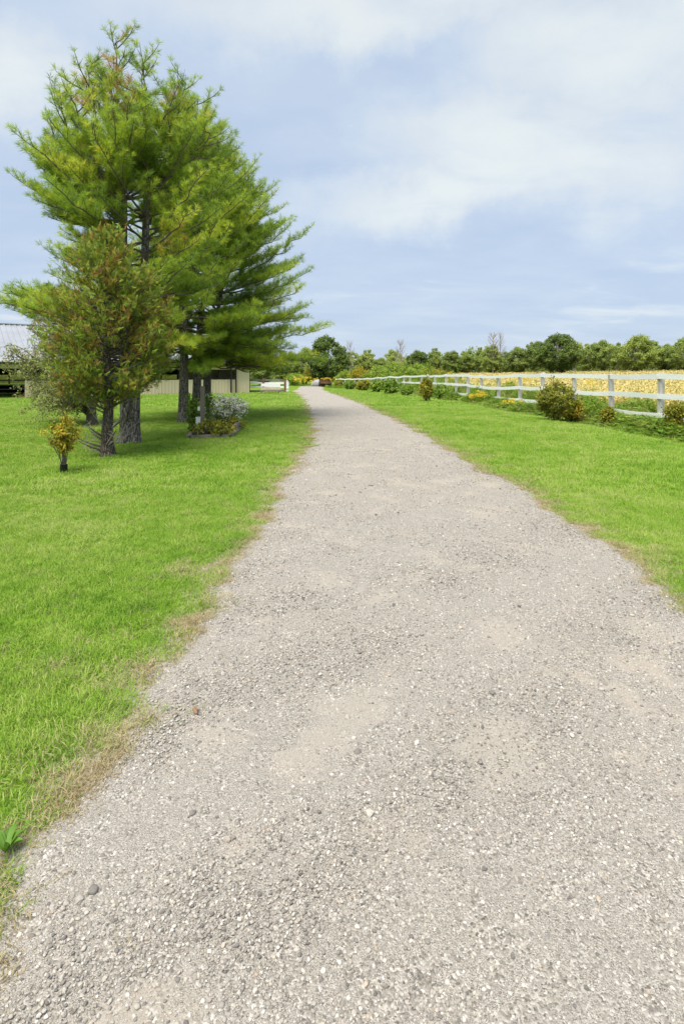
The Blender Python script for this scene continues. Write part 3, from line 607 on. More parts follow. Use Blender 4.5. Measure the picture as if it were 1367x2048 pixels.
# ------------------------------------------------------------------ leafy plants
def leafy(name, base, label, cat, wx, wz, z0, nstem, nclump, per, ls, mat, rad=.16, stemr=.012, flower=None, stem_mat='twig', group=None, asp=.5, shape=1.0, tshift=0.0):
    """stems that fan from the base, each ending in clumps of leaves inside an ellipsoid of half-width wx and height z0..wz"""
    root = empty(name, tuple(base)); tag(root, label, cat, group); st, fo = MB(), MB(); C = []; shift = rng.normal(0, 4, 3)
    for k_ in range(nclump):
        d = rdir(1)[0]; rr = rng.uniform(.35, 1.0) ** .6 * (.52 + .75 * vnoise(d[None] + shift, 1.5, 90)[0]); d = d * rr
        zc_ = (z0 + wz) / 2 + d[2] * (wz - z0) / 2; taper = 1.0 if shape == 1.0 else np.interp(d[2], [-1, 0, 1], [shape, 1, .9])
        C.append([d[0] * wx * taper, d[1] * wx * taper, zc_])
    C = np.array(C)
    for c_ in C[rng.permutation(nclump)[:nstem]]:
        b0 = np.array([rng.normal(0, wx * .10), rng.normal(0, wx * .10), -.02]); Q = bez(b0, np.array([c_[0] * .35, c_[1] * .35, c_[2] * .6]), c_, 7); st.tube(Q, np.linspace(stemr, stemr * .3, 7), 5)
    n = nclump * per; ci = np.repeat(np.arange(nclump), per); off = rdir(n) * (rng.uniform(0, 1, n) ** .5)[:, None] * rad
    pos = C[ci] + off; pos[:, 2] = np.maximum(pos[:, 2], .01); outw = nrm(pos - np.array([0, 0, (z0 + wz) / 2]))
    t_ = np.clip(.45 + tshift + .22 * (rng.normal(size=nclump))[ci] + .13 * rng.normal(size=n), 0, 1)
    leaves(fo, pos, rdir(n) + outw * .7 - [0, 0, .15], outw + rdir(n) * .6 + [0, 0, .5], ls * rng.uniform(.65, 1.25, n), ls * asp * rng.uniform(.8, 1.2, n), t_)
    st.build('stems', M[stem_mat], root); tag(fo.build('foliage', M[mat], root), kind='stuff')
    if flower:
        fm, nf, fs = flower; fl = MB(); pick = rng.integers(0, nclump, nf); d = nrm(rdir(nf) + [0, -.25, .75]); p = C[pick] + d * rad * rng.uniform(.8, 1.25, nf)[:, None]
        for a_ in (0, 1.05, 2.1):
            sdv = nrm(np.cross(d, rdir(nf))); leaves(fl, p - sdv * fs * .5, sdv, d, fs * rng.uniform(.7, 1.2, nf), fs * .55, rng.uniform(0, 1, nf), .05)
        tag(fl.build('flowers', M[fm], root), kind='stuff')
    return root

# small shrub in its black sleeve
Bs_ = G(128, 947); r_ = leafy('young_shrub', Bs_, 'small golden-leaved shrub in a black sleeve, alone on the left lawn', 'shrub', .215, .86, .32, 10, 62, 22, .06, 'gold_leaf', .075, .008, asp=.42, shape=.55, tshift=-.02)
mb = MB(); an = np.arange(14) * 2 * np.pi / 14
for z0, z1, ra, rb in ((-.02, .135, .050, .054),):
    V = [np.stack([r0 * np.cos(an), r0 * np.sin(an), np.full(14, zz)], 1) for r0, zz in ((ra, z0), (rb, z1), (rb + .004, z1 + .004), (rb - .006, z1), (rb - .008, .03))]
    V = np.concatenate(V); i_, j_ = np.meshgrid(np.arange(4), np.arange(14), indexing='ij'); a_ = i_ * 14 + j_; c_ = i_ * 14 + (j_ + 1) % 14; mb.add(V, np.stack([a_, c_, c_ + 14, a_ + 14], -1).reshape(-1, 4))
mb.build('sleeve', M['black'], r_, True)
mb = MB(); mb.tube(dense([(0, 0, 0), (.008, 0, .15), (-.004, .005, .32), (0, 0, .5)], 8), np.linspace(.03, .012, 8), 8); mb.build('trunk', M['twig'], r_, True)

# crabapple behind the cedar, spreading left
Bk = G(186, 851); mk = Bk[1] / F_PX
root = empty('crabapple_tree', tuple(Bk)); tag(root, 'low pale-leaved tree spreading left behind the cedar, before the barn', 'tree')
tr_, fo = MB(), MB()
def qk(px, py, dd=0.0): return np.array([(px - CX) * mk * (1 + dd / Bk[1]), Bk[1] + dd, CAMZ - (py - HOR) * mk * (1 + dd / Bk[1])])
P = dense([qk(186, 853), qk(184, 835), qk(183, 815)], 8); trunk_flare(tr_, P, np.linspace(.15, .12, 8))
tips = [(20, 700, -1), (60, 660, .5), (75, 810, -1.2), (110, 640, 1.0), (150, 670, -.6), (95, 725, -1.3), (40, 740, 1.2), (200, 700, .8), (240, 760, .3), (130, 770, -1.0), (85, 690, 0), (60, 780, .6), (160, 620, .2), (105, 800, .3), (30, 690, .8)]
for (ex, ey, dd) in tips:
    e = qk(ex, ey, dd); p0 = P[-1 - rng.integers(0, 4)]; mid = p0 * .5 + e * .5 + np.array([0, 0, .28]); Q = bez(p0, mid, e, 10); Q[1:-1] += rng.normal(0, .04, (8, 3)); tr_.tube(Q, np.linspace(.055, .008, 10), 6)
    for k_ in range(34):
        f_ = rng.uniform(.3, 1.02); bp = np.array([np.interp(f_, np.linspace(0, 1, 10), Q[:, c_]) for c_ in range(3)]); d = nrm(rdir(1)[0] + [0, 0, -.1]); L = rng.uniform(.2, .6); tp = bp + d * L
        tr_.tube(np.array([bp, tp]), [.008, .003], 3, cap=False); n = int(32 + 12 * rng.uniform()); c_ = bp + d * L * rng.uniform(.3, 1.1, n)[:, None] + rng.normal(0, .06, (n, 3))
        leaves(fo, c_, rdir(n), rdir(n) + [0, 0, .8], rng.uniform(.05, .085, n), .034, np.clip(.55 + .22 * rng.normal(size=n) + .45 * (rng.uniform(0, 1, n) < .05), 0, 1))
for mb in (tr_, fo): mb.V = [v_ - Bk for v_ in mb.V]
tr_.build('trunk', M['twig'], root, True); tag(fo.build('crown', M['crab'], root), kind='stuff')

# ------------------------------------------------------------------ planter with post
c0, c1, c2, c3 = G(376, 879), G(462, 876), G(484, 857), G(396, 859)
root = empty('timber_planter', tuple(c0)); tag(root, 'low weathered timber planter edging under the vines beside the pines', 'planter')
for (p, q_) in ((c0, c1), (c1, c2), (c2, c3), (c3, c0)):
    d = q_ - p; L = np.linalg.norm(d); mb = MB(); ctr = (p + q_) / 2 - c0
    mb.box((ctr[0], ctr[1], ctr[2] + .045), (L - .13, .10, .10), math.atan2(d[1], d[0])); mb.build('timber', M['grey_wood'], root)
mb = MB(); d = c2 - c1; ctr = c1 + d * .62 - c0; mb.box((ctr[0] - .04, ctr[1], ctr[2] + .16), (np.linalg.norm(d) * .45, .10, .13), math.atan2(d[1], d[0]) + .03); mb.build('timber', M['grey_wood'], root)
mb = MB(); mb.add(np.array([c0, c1, c2, c3]) - c0 + [0, 0, .06], [[0, 1, 2, 3]]); mb.build('soil', M['soil'], root)
Bp = G(405, 873); root = empty('wooden_post', tuple(Bp)); tag(root, 'tall weathered wooden post standing in the vine-covered planter', 'post')
mb = MB(); mb.box((0, 0, .58), (.105, .105, 1.24), .25); mb.build('shaft', M['grey_wood'], root)
mb = MB(); mb.box((-.085, -.07, .36), (.11, .07, .20), .25); o = mb.build('meter_box', M['white_box'], root)
mb = MB(); mb.box((-.085, -.07, .467), (.122, .085, .012), .25); mb.build('lid', M['white_box'], o)
mb = MB(); mb.box((-.075, -.065, .67), (.055, .05, .09), .25); mb.build('outlet_box', M['white_box'], root)
mb = MB(); mb.tube([(-.085, -.07, .0), (-.085, -.07, .26)], .016, 8); mb.build('conduit', M['white_box'], root)
leafy('flowering_shrub', G(440, 852) + [0, .25, 0], 'rounded shrub covered in small white flowers behind the planter post', 'shrub', .72, .84, .12, 22, 90, 16, .06, 'green_leaf', .15, flower=('white_flower', 3200, .05))
leafy('vine', G(382, 872) + [0, .2, 0], 'dark green vine climbing the left side of the planter post', 'vine', .15, 1.0, .05, 12, 46, 15, .07, 'green_leaf', .10, asp=.75)
leafy('ground_vine', G(424, 876) + [0, .25, .0], 'low leafy vine sprawling over the front of the timber planter', 'vine', .50, .36, .04, 12, 60, 15, .075, 'olive_leaf', .10, asp=.7, tshift=-.05)
leafy('ground_vine', G(470, 862) + [0, .1, .0], 'small yellowing vine spilling over the far right planter timber', 'vine', .26, .34, .05, 8, 22, 12, .06, 'gold_leaf', .09, asp=.6, tshift=-.12)
leafy('vine', G(411, 868) + [0, .3, 0], 'green vine showing on the right of the planter post', 'vine', .14, 1.05, .4, 8, 22, 12, .07, 'green_leaf', .09, asp=.75)

# ------------------------------------------------------------------ barn
pA, pB = G(50, 796), G(499, 786); ux = nrm((pB - pA)[:2]); ang = math.atan2(ux[1], ux[0]); LEN = np.linalg.norm((pB - pA)[:2]); X0 = -15.0; DEP = 15.0
zb = -.08; root = empty('barn', (pA[0], pA[1], zb), ang); tag(root, 'long beige metal barn with open sides and grey roof behind the pines', 'barn')
EAVE, RIDGE = 2.50, 5.20
def ribbed(w_, h_, n_, d_):
    """one sheet of ribbed steel, x along its width, y out, z up"""
    xs, ys = [], []
    for k_ in range(n_):
        c_ = w_ * k_ / n_
        for fx_, fy_ in ((0, 0), (.62, 0), (.72, 1), (.90, 1)): xs.append(c_ + fx_ * w_ / n_); ys.append(-d_ * fy_)
    xs.append(w_); ys.append(0); k_ = len(xs); V = np.array([(x_, y_, z_) for z_ in (0, h_) for x_, y_ in zip(xs, ys)]); f = [[a_, a_ + 1, a_ + 1 + k_, a_ + k_] for a_ in range(k_ - 1)]
    return V, np.array(f)
def panels(name, x0, x1, z0, z1, w_, y0, mat, par, flip=1):
    n_ = max(1, round((x1 - x0) / w_)); w2 = (x1 - x0) / n_; me = None
    for k_ in range(n_):
        if me is None:
            V, f = ribbed(w2 - .004, z1 - z0, 4, .03); o = meshobj(name, V, np.array(f), M[mat], par); me = o.data
        else: o = bpy.data.objects.new(name, me); COL.objects.link(o); o.parent = par
        o.location = (x0 + k_ * w2, y0, z0)
panels('wall_panel', 0, LEN - 1.15, .05, 1.16, .95, 0, 'beige', root)
panels('wall_panel', LEN - 1.15, LEN, .05, EAVE - .1, 1.15, 0, 'beige', root)
panels('fascia_panel', X0, LEN - 1.15, 1.92, EAVE - .1, .95, -.02, 'beige', root)
panels('wall_panel', X0, -8.0, .05, 1.16, .95, 0, 'beige', root)
for x_ in list(np.arange(X0, LEN - 1, 3.1)) + [LEN - .08]:
    mb = MB(); mb.box((x_ + .08, .14, EAVE / 2), (.15, .15, EAVE - .02)); mb.build('post', M['dark'], root)
mb = MB(); mb.box(((X0 + LEN) / 2, .10, 1.20), (LEN - X0 - 17 * 0 - .3, .09, .07)); mb.build('rail', M['dark'], root)
mb = MB(); mb.box(((X0 + LEN) / 2, DEP / 2, -.04), (LEN - X0, DEP, .14)); mb.build('floor', M['soil'], root)
for (za, zb_, mt) in ((.0, .72, 'dark'), (1.5, EAVE - .05, 'dark'), (.75, 1.47, 'sheet')):
    mb = MB(); mb.box(((X0 + LEN) / 2, DEP - .1, (za + zb_) / 2), (LEN - X0 - .4, .06, zb_ - za)); mb.build('back_wall' if mt == 'dark' else 'back_sheeting', M[mt], root)
for x_ in np.arange(X0 + 1, LEN, 1.6):
    mb = MB(); mb.box((x_, DEP - .2, 1.1), (.10, .1, .9)); mb.build('stud', M['dark'], root)
for x_, nm in ((X0 + .02, 'gable_wall'), (LEN - .03, 'gable_wall')):
    mb = MB(); V = np.array([(x_ + s_, y_, z_) for s_ in (-.03, .03) for y_, z_ in ((.03, 0), (DEP - .03, 0), (DEP - .03, EAVE - .06), (DEP / 2, RIDGE - .1), (.03, EAVE - .06))])
    f = [[0, 1, 2], [0, 2, 4], [2, 3, 4], [5, 7, 6], [5, 9, 7], [7, 9, 8]] + [t2 for a_ in range(5) for t2 in ([a_, (a_ + 1) % 5, (a_ + 1) % 5 + 5], [a_, (a_ + 1) % 5 + 5, a_ + 5])]
    mb.add(V, np.array(f)); mb.build(nm, M['beige'], root)
sl = math.hypot(DEP / 2 + .45, (RIDGE - EAVE) * (1 + .45 / (DEP / 2))); th = math.atan2(RIDGE - EAVE, DEP / 2); nP = 30; wP = (LEN - X0 + 1.0) / nP; me = None
for side_ in (0, 1):
    for k_ in range(nP):
        if me is None:
            V, f = ribbed(wP - .004, sl, 3, .05); o = meshobj('roof_panel', V, np.array(f), M['roof'], root); me = o.data
        else: o = bpy.data.objects.new('roof_panel', me); COL.objects.link(o); o.parent = root
        if side_ == 0: o.location = (X0 - .5 + k_ * wP, -.45, EAVE - .45 * math.tan(th)); o.rotation_euler = (-(math.pi / 2 - th), 0, 0)
        else: o.location = (X0 - .5 + (k_ + 1) * wP, DEP + .45, EAVE - .45 * math.tan(th)); o.rotation_euler = (-(math.pi / 2 - th), 0, math.pi)
mb = MB(); mb.box(((X0 + LEN) / 2, DEP / 2, RIDGE + .05), (LEN - X0 + 1.0, .35, .05)); mb.build('ridge_cap', M['roof'], root)
mb = MB(); mb.box(((X0 + LEN) / 2, -.50, EAVE - .27), (LEN - X0 + 1, .10, .12)); mb.build('gutter', M['black'], root)
for x_ in (LEN - 1.62, LEN - 1.22):
    mb = MB(); mb.tube([(x_, -.16, .02), (x_, -.16, EAVE - .3)], .055, 10); mb.build('downspout', M['black'], root)
gate = empty('stall_gate', tuple(np.array(G(12, 796)) + [-.8, 2.4, 0]), ang); tag(gate, 'dim metal stall gate inside the dark barn opening at the far left', 'gate')
for z_ in (.22, .5, .78, 1.05):
    mb = MB(); mb.tube([(-1.5, 0, z_), (1.5, 0, z_)], .022, 8); mb.build('bar', M['roof'], gate)
for x_ in (-1.5, 1.5):
    mb = MB(); mb.tube([(x_, 0, -.02), (x_, 0, 1.08)], .026, 8); mb.build('upright', M['roof'], gate)

# ------------------------------------------------------------------ small paddock fence and bench at the end of the lawn
f0, f1 = G(478, 786), G(570, 785.5); d = f1 - f0; L = np.linalg.norm(d[:2]); an_ = math.atan2(d[1], d[0])
root = empty('corral_fence', tuple(f0), an_); tag(root, 'small far fence of red-brown posts and white boards right of the barn', 'fence')
for x_ in (.1, L * .52, L):
    mb = MB(); mb.box((x_, 0, .55), (.15, .15, 1.2)); mb.build('post', M['rust_wood'], root)
for z_, mt, yy in ((1.02, 'grey_wood', .09), (.78, 'white_paint', .09), (.46, 'white_paint', .09), (.16, 'grey_wood', .09)):
    for xa, xb in ((.1, L * .52), (L * .52, L)):
        mb = MB(); mb.box(((xa + xb) / 2, yy, z_ + .01 * rng.normal()), (xb - xa - .01, .035, .15)); mb.build('board', M[mt], root)
g0 = G(522, 787); root = empty('bench', tuple(g0), an_); tag(root, 'cream panelled bench standing before the small far fence', 'bench')
for z_, h_, mt in ((.62, .22, 'white_paint'), (.36, .20, 'cream')):
    mb = MB(); mb.box((.72, -.02, z_ + .02), (1.45, .05, h_), 0, rx=.05); mb.build('back_board', M[mt], root)
mb = MB(); mb.box((.72, -.28, .20), (1.6, .5, .07)); mb.build('seat', M['grey_wood'], root)
for x_ in (.08, 1.36):
    mb = MB(); mb.box((x_, -.45, .07), (.12, .09, .2)); mb.build('leg', M['cream'], root)
    mb = MB(); mb.box((x_, -.08, .07), (.12, .09, .2)); mb.build('leg', M['cream'], root)
mb = MB(); w0 = G(574, 783); mb.box((0, 0, .45), (.30, .07, .95), .2); mb.box((0, 0, .95), (.12, .07, .16), .2); mb.box((0, -.06, .3), (.26, .05, .06), .2)
o = mb.build('white_panel', M['white_box']); o.location = tuple(w0); tag(o, 'upright white panel at the right end of the small far fence', 'panel')

# ------------------------------------------------------------------ rusty wagon and boulder at the end of the drive
w0 = G(650, 773.5); root = empty('farm_wagon', tuple(w0), .15); tag(root, 'rusty old farm wagon parked where the driveway ends', 'wagon')
for k_ in range(5):
    mb = MB(); mb.box((0, -.55, .62 + k_ * .145), (1.75, .05, .135)); mb.build('tail_board', M['rust_wood' if k_ % 2 else 'rust'], root)
for s_ in (-1, 1):
    mb = MB(); mb.box((s_ * .87, .9, .92), (.05, 2.9, .72)); mb.build('side_panel', M['rust'], root)
    mb = MB(); mb.box((s_ * .6, -.60, .95), (.09, .06, .86)); mb.build('brace', M['rust'], root)
mb = MB(); mb.box((0, .9, .55), (1.7, 2.9, .06)); mb.build('bed', M['rust'], root)
mb = MB(); mb.tube([(-1.0, .1, .40), (1.0, .1, .40)], .045, 8); mb.build('axle', M['rust'], root)
mb = MB(); mb.tube([(-.8, -.66, 1.42), (.8, -.66, 1.42)], .06, 8); mb.build('roller', M['rust'], root)
def wheel(x, y, r):
    mb = MB(); k_ = 20; a_ = np.arange(k_) * 2 * np.pi / k_; prof_ = [(r * .62, -.10), (r * .95, -.11), (r, -.06), (r, .06), (r * .95, .11), (r * .62, .10)]
    V = np.concatenate([np.stack([np.full(k_, w_), q_ * np.cos(a_), q_ * np.sin(a_)], 1) for q_, w_ in prof_]); i_, j_ = np.meshgrid(np.arange(6), np.arange(k_), indexing='ij')
    aa = i_ * k_ + j_; cc = i_ * k_ + (j_ + 1) % k_; nx2 = ((i_ + 1) % 6) * k_; mb.add(V + [x, y, r], np.stack([aa, cc, nx2 + (j_ + 1) % k_, nx2 + j_], -1).reshape(-1, 4))
    wh = mb.build('wheel', M['black'], root, True); m2 = MB(); m2.tube([(x - .05, y, r), (x + .05, y, r)], r * .6, 16); m2.add(np.array([[x - .05, y + r * .6 * math.cos(t_), r + r * .6 * math.sin(t_)] for t_ in a_]), [[0, k2, k2 + 1] for k2 in range(1, k_ - 1)]); m2.build('rim', M['rust'], wh)
for x_, y_ in ((-1.02, .1), (1.02, .1), (-.95, 1.9), (.95, 1.9)): wheel(x_, y_, .46)
V, Fc = ICO2; W_ = V * [1.5, 1.0, .95] * (1 + .09 * rng.normal(size=len(V)))[:, None] + [0, 0, .35]; W_[:, 2] = np.maximum(W_[:, 2], -.1)
o = meshobj('boulder', W_, Fc, M['rock'], None, None, True); o.location = tuple(atD(636, 105.0)); tag(o, 'pale grey boulder mound left of the rusty wagon', 'boulder')

# ------------------------------------------------------------------ white board fence
PX = [(1320.5, 17.2), (1222, 20.2), (1147.6, 22.6), (1086, 25.0), (1039, 28.0), (996, 31.0), (962, 33.5), (935, 36.0), (912, 38.5), (892, 41.0), (870, 44.0), (856, 47.0), (843, 50.0), (819, 55.0), (807, 58.0)]
RY = {0: (752.5, 792.5, 831), 1: (753.4, 787, 819.7), 2: (752, 783, 811), 3: (750.5, 776.5, 803), 4: (751, 775, 799.7), 5: (753.5, 776.5, 796), 6: (753, 774, 793), 7: (751, 770, 789), 8: (751, 769, 787), 9: (751, 767.6, 785), 10: (752, 767, 782.5), 11: (752, 766, 781), 12: (752.3, 765.5, 780), 13: (753, 765, 778), 14: (753, 764.5, 777)}
posts = []
for k_, (px, D) in enumerate(PX): posts.append((np.array([(px - CX) / F_PX * D, D]), [z_of(r0, D) for r0 in RY[k_]]))
for (x_, y_) in ((10.0, 14.1), (10.35, 11.0), (10.7, 7.9)): posts.insert(0, (np.array([x_, y_]), [1.44, .81, .24]))
for y_ in (61, 64, 67, 70, 73, 76, 79, 82, 84.5, 87, 89, 91, 93, 95):
    x_ = float(fence_x(y_)); g_ = float(H(x_, y_)); w_ = .05 * math.sin(y_ * 1.3); posts.append((np.array([x_, y_]), [g_ + 1.42 + w_, g_ + .82 + w_ * .6, g_ + .26]))
b0 = posts[0][0]; zr = float(H(*b0)); root = empty('board_fence', (b0[0], b0[1], zr)); tag(root, 'long white three-board fence running along the right side of the lawn', 'fence')
Rt = np.array([b0[0], b0[1], zr]); mb = MB()
# one post mesh with a slightly weathered, chamfered head
V = [(-.07, -.07, 0), (.07, -.07, 0), (.07, .07, 0), (-.07, .07, 0), (-.07, -.07, .985), (.07, -.07, .985), (.07, .07, .985), (-.07, .07, .985), (-.055, -.055, 1), (.055, -.055, 1), (.055, .055, 1), (-.055, .055, 1)]
f = [[a_, (a_ + 1) % 4, (a_ + 1) % 4 + 4, a_ + 4] for a_ in range(4)] + [[a_ + 4, (a_ + 1) % 4 + 4, (a_ + 1) % 4 + 8, a_ + 8] for a_ in range(4)] + [[8, 9, 10, 11]]
pme = None
for k_, (p, zz) in enumerate(posts):
    g_ = float(H(*p)) - .12; top = zz[0] + .09 + .03 * math.sin(k_ * 2.3)
    if pme is None: o = meshobj('post', np.array(V), np.array(f), M['post_wood'], root); pme = o.data
    else: o = bpy.data.objects.new('post', pme); COL.objects.link(o); o.parent = root
    o.location = (p[0] - Rt[0], p[1] - Rt[1], g_ - Rt[2]); o.scale = (1, 1, top - g_); o.rotation_euler = (rng.normal(0, .012), rng.normal(0, .012), .12)
for k_ in range(len(posts) - 1):
    (p, za), (q_, zc_) = posts[k_], posts[k_ + 1]; d = nrm(np.append(q_ - p, 0)); nvec = np.array([-d[1], d[0], 0]);
    if nvec[0] > 0: nvec = -nvec
    for r0 in range(3):
        if r0 == 2 and k_ in (4, 12, 19, 22): continue           # boards fallen or swallowed by the weeds
        if r0 == 1 and k_ in (20,): continue
        n = 7; t_ = np.linspace(.002, .998, n); ctr = np.append(p, 0) + (np.append(q_ - p, 0))[None] * t_[:, None] + nvec * (.088 + .002 * r0); zc2 = za[r0] + (zc_[r0] - za[r0]) * t_ - .025 * np.sin(np.pi * t_) * rng.uniform(-.4, 1.6)
        hw = .078; mb = MB(); Q = []
        for i_ in range(n):
            for (sy, sz) in ((-.014, -hw), (.014, -hw), (.014, hw), (-.014, hw)): Q.append(ctr[i_] + nvec * sy + np.array([0, 0, zc2[i_] + sz]))
        fc = [[i_ * 4 + j_, i_ * 4 + (j_ + 1) % 4, i_ * 4 + 4 + (j_ + 1) % 4, i_ * 4 + 4 + j_] for i_ in range(n - 1) for j_ in range(4)] + [[0, 3, 2, 1], [n * 4 - 4, n * 4 - 3, n * 4 - 2, n * 4 - 1]]
        mb.add(np.array(Q) - Rt, np.array(fc)); mb.build('rail', M['white_paint'], root)

# ------------------------------------------------------------------ fence-side weeds (a mass), shrubs and goldenrod
def sprig(n, h, ls, asp, droop=.2):
    mb = MB(); P = dense([(0, 0, -.02), (rng.normal(0, .05) * h, rng.normal(0, .05) * h, h * .55), (rng.normal(0, .14) * h, rng.normal(0, .14) * h, h)], 6); mb.tube(P, np.linspace(.006, .002, 6), 3, .55, cap=False)
    t_ = rng.uniform(.15, 1, n); pos = np.stack([np.interp(t_, np.linspace(0, 1, 6), P[:, k_]) for k_ in range(3)], 1); an = rng.uniform(0, 6.28, n)
    leaves(mb, pos, np.stack([np.cos(an), np.sin(an), rng.uniform(-droop, .6, n)], 1), np.tile([0, 0, 1.0], (n, 1)) + rdir(n) * .3, ls * rng.uniform(.6, 1.2, n), ls * asp, np.clip(.45 + .18 * rng.normal(size=n), 0, 1)); return mb
def blades(n, h, tone):
    mb = tuft(n, h, .10, .012, .8); mb.T = [np.clip(tone + .15 * (t_ - .5), 0, 1) for t_ in mb.T]; return mb
WP = [proto('weed_a%d' % k_, sprig(26, .55, .10, .42), M['weed']) for k_ in range(4)] + [proto('weed_b%d' % k_, blades(26, .50, .45), M['weed']) for k_ in range(2)] + [proto('weed_c', blades(24, .55, .9), M['weed']), proto('weed_d', sprig(18, .8, .08, .3), M['weed'])]
wp, wi, wsx = [], [], []
for (n, y0, y1, o0, o1, hsc, sx) in ((2200, 15, 62, -1.1, -.2, .40, 1.15), (8200, 9, 30, -1.8, .1, .32, 1.0), (4600, 30, 60, -1.8, .1, .45, 1.25), (3600, 50, 96, -1.6, .8, .8, 1.6), (3000, 10, 32, .3, 2.6, .62, 1.1), (2600, 32, 70, .3, 3.5, .8, 1.5), (1600, 60, 96, .5, 9, 1.5, 2.2)):
    y = rng.uniform(y0, y1, n); off = rng.uniform(0, 1, n); x = fence_x(y) + o0 + (o1 - o0) * off; nz = vnoise(np.stack([x, y], 1), .55, 51)
    edge = ss(0, .35, off) if o0 < 0 else 1.0
    h_ = hsc * (.30 + 1.9 * np.clip(nz, 0, 1) ** 2.2) * (.35 + .65 * edge) * rng.uniform(.7, 1.25, n)
    keep = rng.uniform(0, 1, n) < .45 + .55 * edge
    wp.append(np.stack([x, y, H(x, y)], 1)[keep]); wi.append(rng.integers(0, 8, keep.sum())); wsx.append(np.stack([np.full(n, sx), np.full(n, sx), h_ * 1.35], 1)[keep])
wp, wi, wsx = np.concatenate(wp), np.concatenate(wi), np.concatenate(wsx); n = len(wp)
o = scatter('fence_weeds', wp, np.stack([rng.normal(0, .15, n), rng.normal(0, .15, n), rng.uniform(0, 6.28, n)], 1), wsx, wi, WP); tag(o, 'tangled green weeds growing thickly along the white fence', 'weeds')

# ripening crop beyond the fence
def bushel(n, r0, h, ls):
    mb = MB(); p = rdir(n) * (rng.uniform(0, 1, n) ** .4)[:, None] * [r0, r0, h * .5] + [0, 0, h * .55]; p[:, 2] = np.maximum(p[:, 2], .02)
    leaves(mb, p, rdir(n) + [0, 0, .2], rdir(n) * .6 + [0, 0, 1], ls * rng.uniform(.7, 1.2, n), ls * .7, np.clip(.5 + .2 * rng.normal(size=n), 0, 1)); return mb
CP = [proto('crop_a%d' % k_, bushel(34, .30, .62, .12), M['crop']) for k_ in range(3)] + [proto('crop_b%d' % k_, bushel(80, .95, .62, .22), M['crop']) for k_ in range(3)]
cp, ci, cs = [], [], []
for (y0, y1, dens, ids) in ((9, 45, 6.5, (0, 3)), (45, 100, 1.1, (3, 6)), (100, 192, .62, (3, 6))):
    xa, xb = 3, .75 * y1 + 6; n = int((y1 - y0) * (xb - xa) * dens); x = rng.uniform(xa, xb, n); y = rng.uniform(y0, y1, n)
    fx = np.interp(y, np.append(FP[:, 1], [130, 400]), np.append(FP[:, 0], [3, 12]))
    keep = (x - fx > 2.6) & (x < .72 * y + 5); x, y = x[keep], y[keep]; cp.append(np.stack([x, y, H(x, y)], 1)); ci.append(rng.integers(*ids, len(x))); cs.append(np.full(len(x), 1.0 if y0 < 100 else 1.25))
cp, ci, cs = np.concatenate(cp), np.concatenate(ci), np.concatenate(cs); n = len(cp)
o = scatter('crop_field', cp, np.stack([np.zeros(n), np.zeros(n), rng.uniform(0, 6.28, n)], 1), np.stack([cs, cs, cs * rng.uniform(.8, 1.1, n)], 1), ci, CP); tag(o, 'golden ripening bean crop filling the field beyond the fence', 'crop')

SH = [ # px, base y, half-width px, height px, material, leaf, label
    (1122, 846, 46, 90, 'olive_leaf', .10, 'largest olive-gold bush, covering the fence boards near the right'),
    (1146, 846, 22, 50, 'gold_leaf', .10, 'low yellow-leaved bush at the right foot of the largest fence bush'),
    (852, 803, 15, 50, 'olive_leaf', .11, 'narrow rusty-olive bush climbing the middle of the white fence'),
    (884, 801, 20, 34, 'green_leaf', .10, 'dark green shrub just right of the narrow olive fence bush'),
    (1216, 850, 10, 38, 'olive_leaf', .07, 'thin brownish weed bush at the second fence post from the right'),
    (1356, 862, 20, 62, 'olive_leaf', .07, 'brownish tangled bush on the fence at the right picture edge'),
    (782, 789, 17, 32, 'green_leaf', .13, 'leafy green shrub swallowing the far fence boards'),
    (757, 785, 17, 26, 'green_leaf', .14, 'paler green shrub left of the one swallowing the far boards'),
    (727, 782, 18, 22, 'olive_leaf', .15, 'olive shrub on the fence below the yellow sumac'),
    (700, 779, 15, 18, 'green_leaf', .15, 'low green shrub at the bend of the far fence'),
    (678, 776, 12, 18, 'olive_leaf', .15, 'small shrub beside the far end of the fence, right of the wagon'),
    (815, 792, 14, 22, 'green_leaf', .11, 'low shrub under the fence between the narrow olive bush and leafy green shrub')]
for (px, by, hw, hp, mt, ls, lab) in SH:
    Bq = G(px, by); mp = Bq[1] / F_PX; w_ = hw * mp; h_ = hp * mp; Bq = Bq + np.array([0, w_ * .5, 0]); Bq[2] = float(H(Bq[0], Bq[1]))
    leafy('fence_shrub', Bq, lab, 'shrub', w_ * .92, h_ * .95, .08, 14, int(80 + 45 * w_ * h_ * 2), 17, ls * 1.0, mt, .17 * max(.8, w_), group='shrubs along the white fence', asp=.6, shape=1.1)
GRD = [(943, 806, 20, 'goldenrod blooming below the fence under its eighth visible post from the right'), (960, 805, 24, 'goldenrod blooming against the seventh visible fence post from the right'), (1012, 818, 20, 'short goldenrod blooming low before the fence, left of its fifth visible post'),
       (1020, 792, 34, 'tall goldenrod behind the fence between its fifth and sixth visible posts'), (1296, 815, 30, 'goldenrod behind the fence just left of the first visible post'), (900, 790, 46, 'tallest goldenrod behind the fence, its head above the top board'),
       (1052, 790, 36, 'goldenrod behind the fence just right of its fifth visible post'), (1190, 800, 44, 'goldenrod behind the fence between the second and third visible posts'), (660, 772, 18, 'far goldenrod clump rising behind the rusty wagon'), (604, 772, 20, 'far goldenrod clump left of the boulder mound'), (620, 772.5, 15, 'small far goldenrod clump touching the boulder mound')]
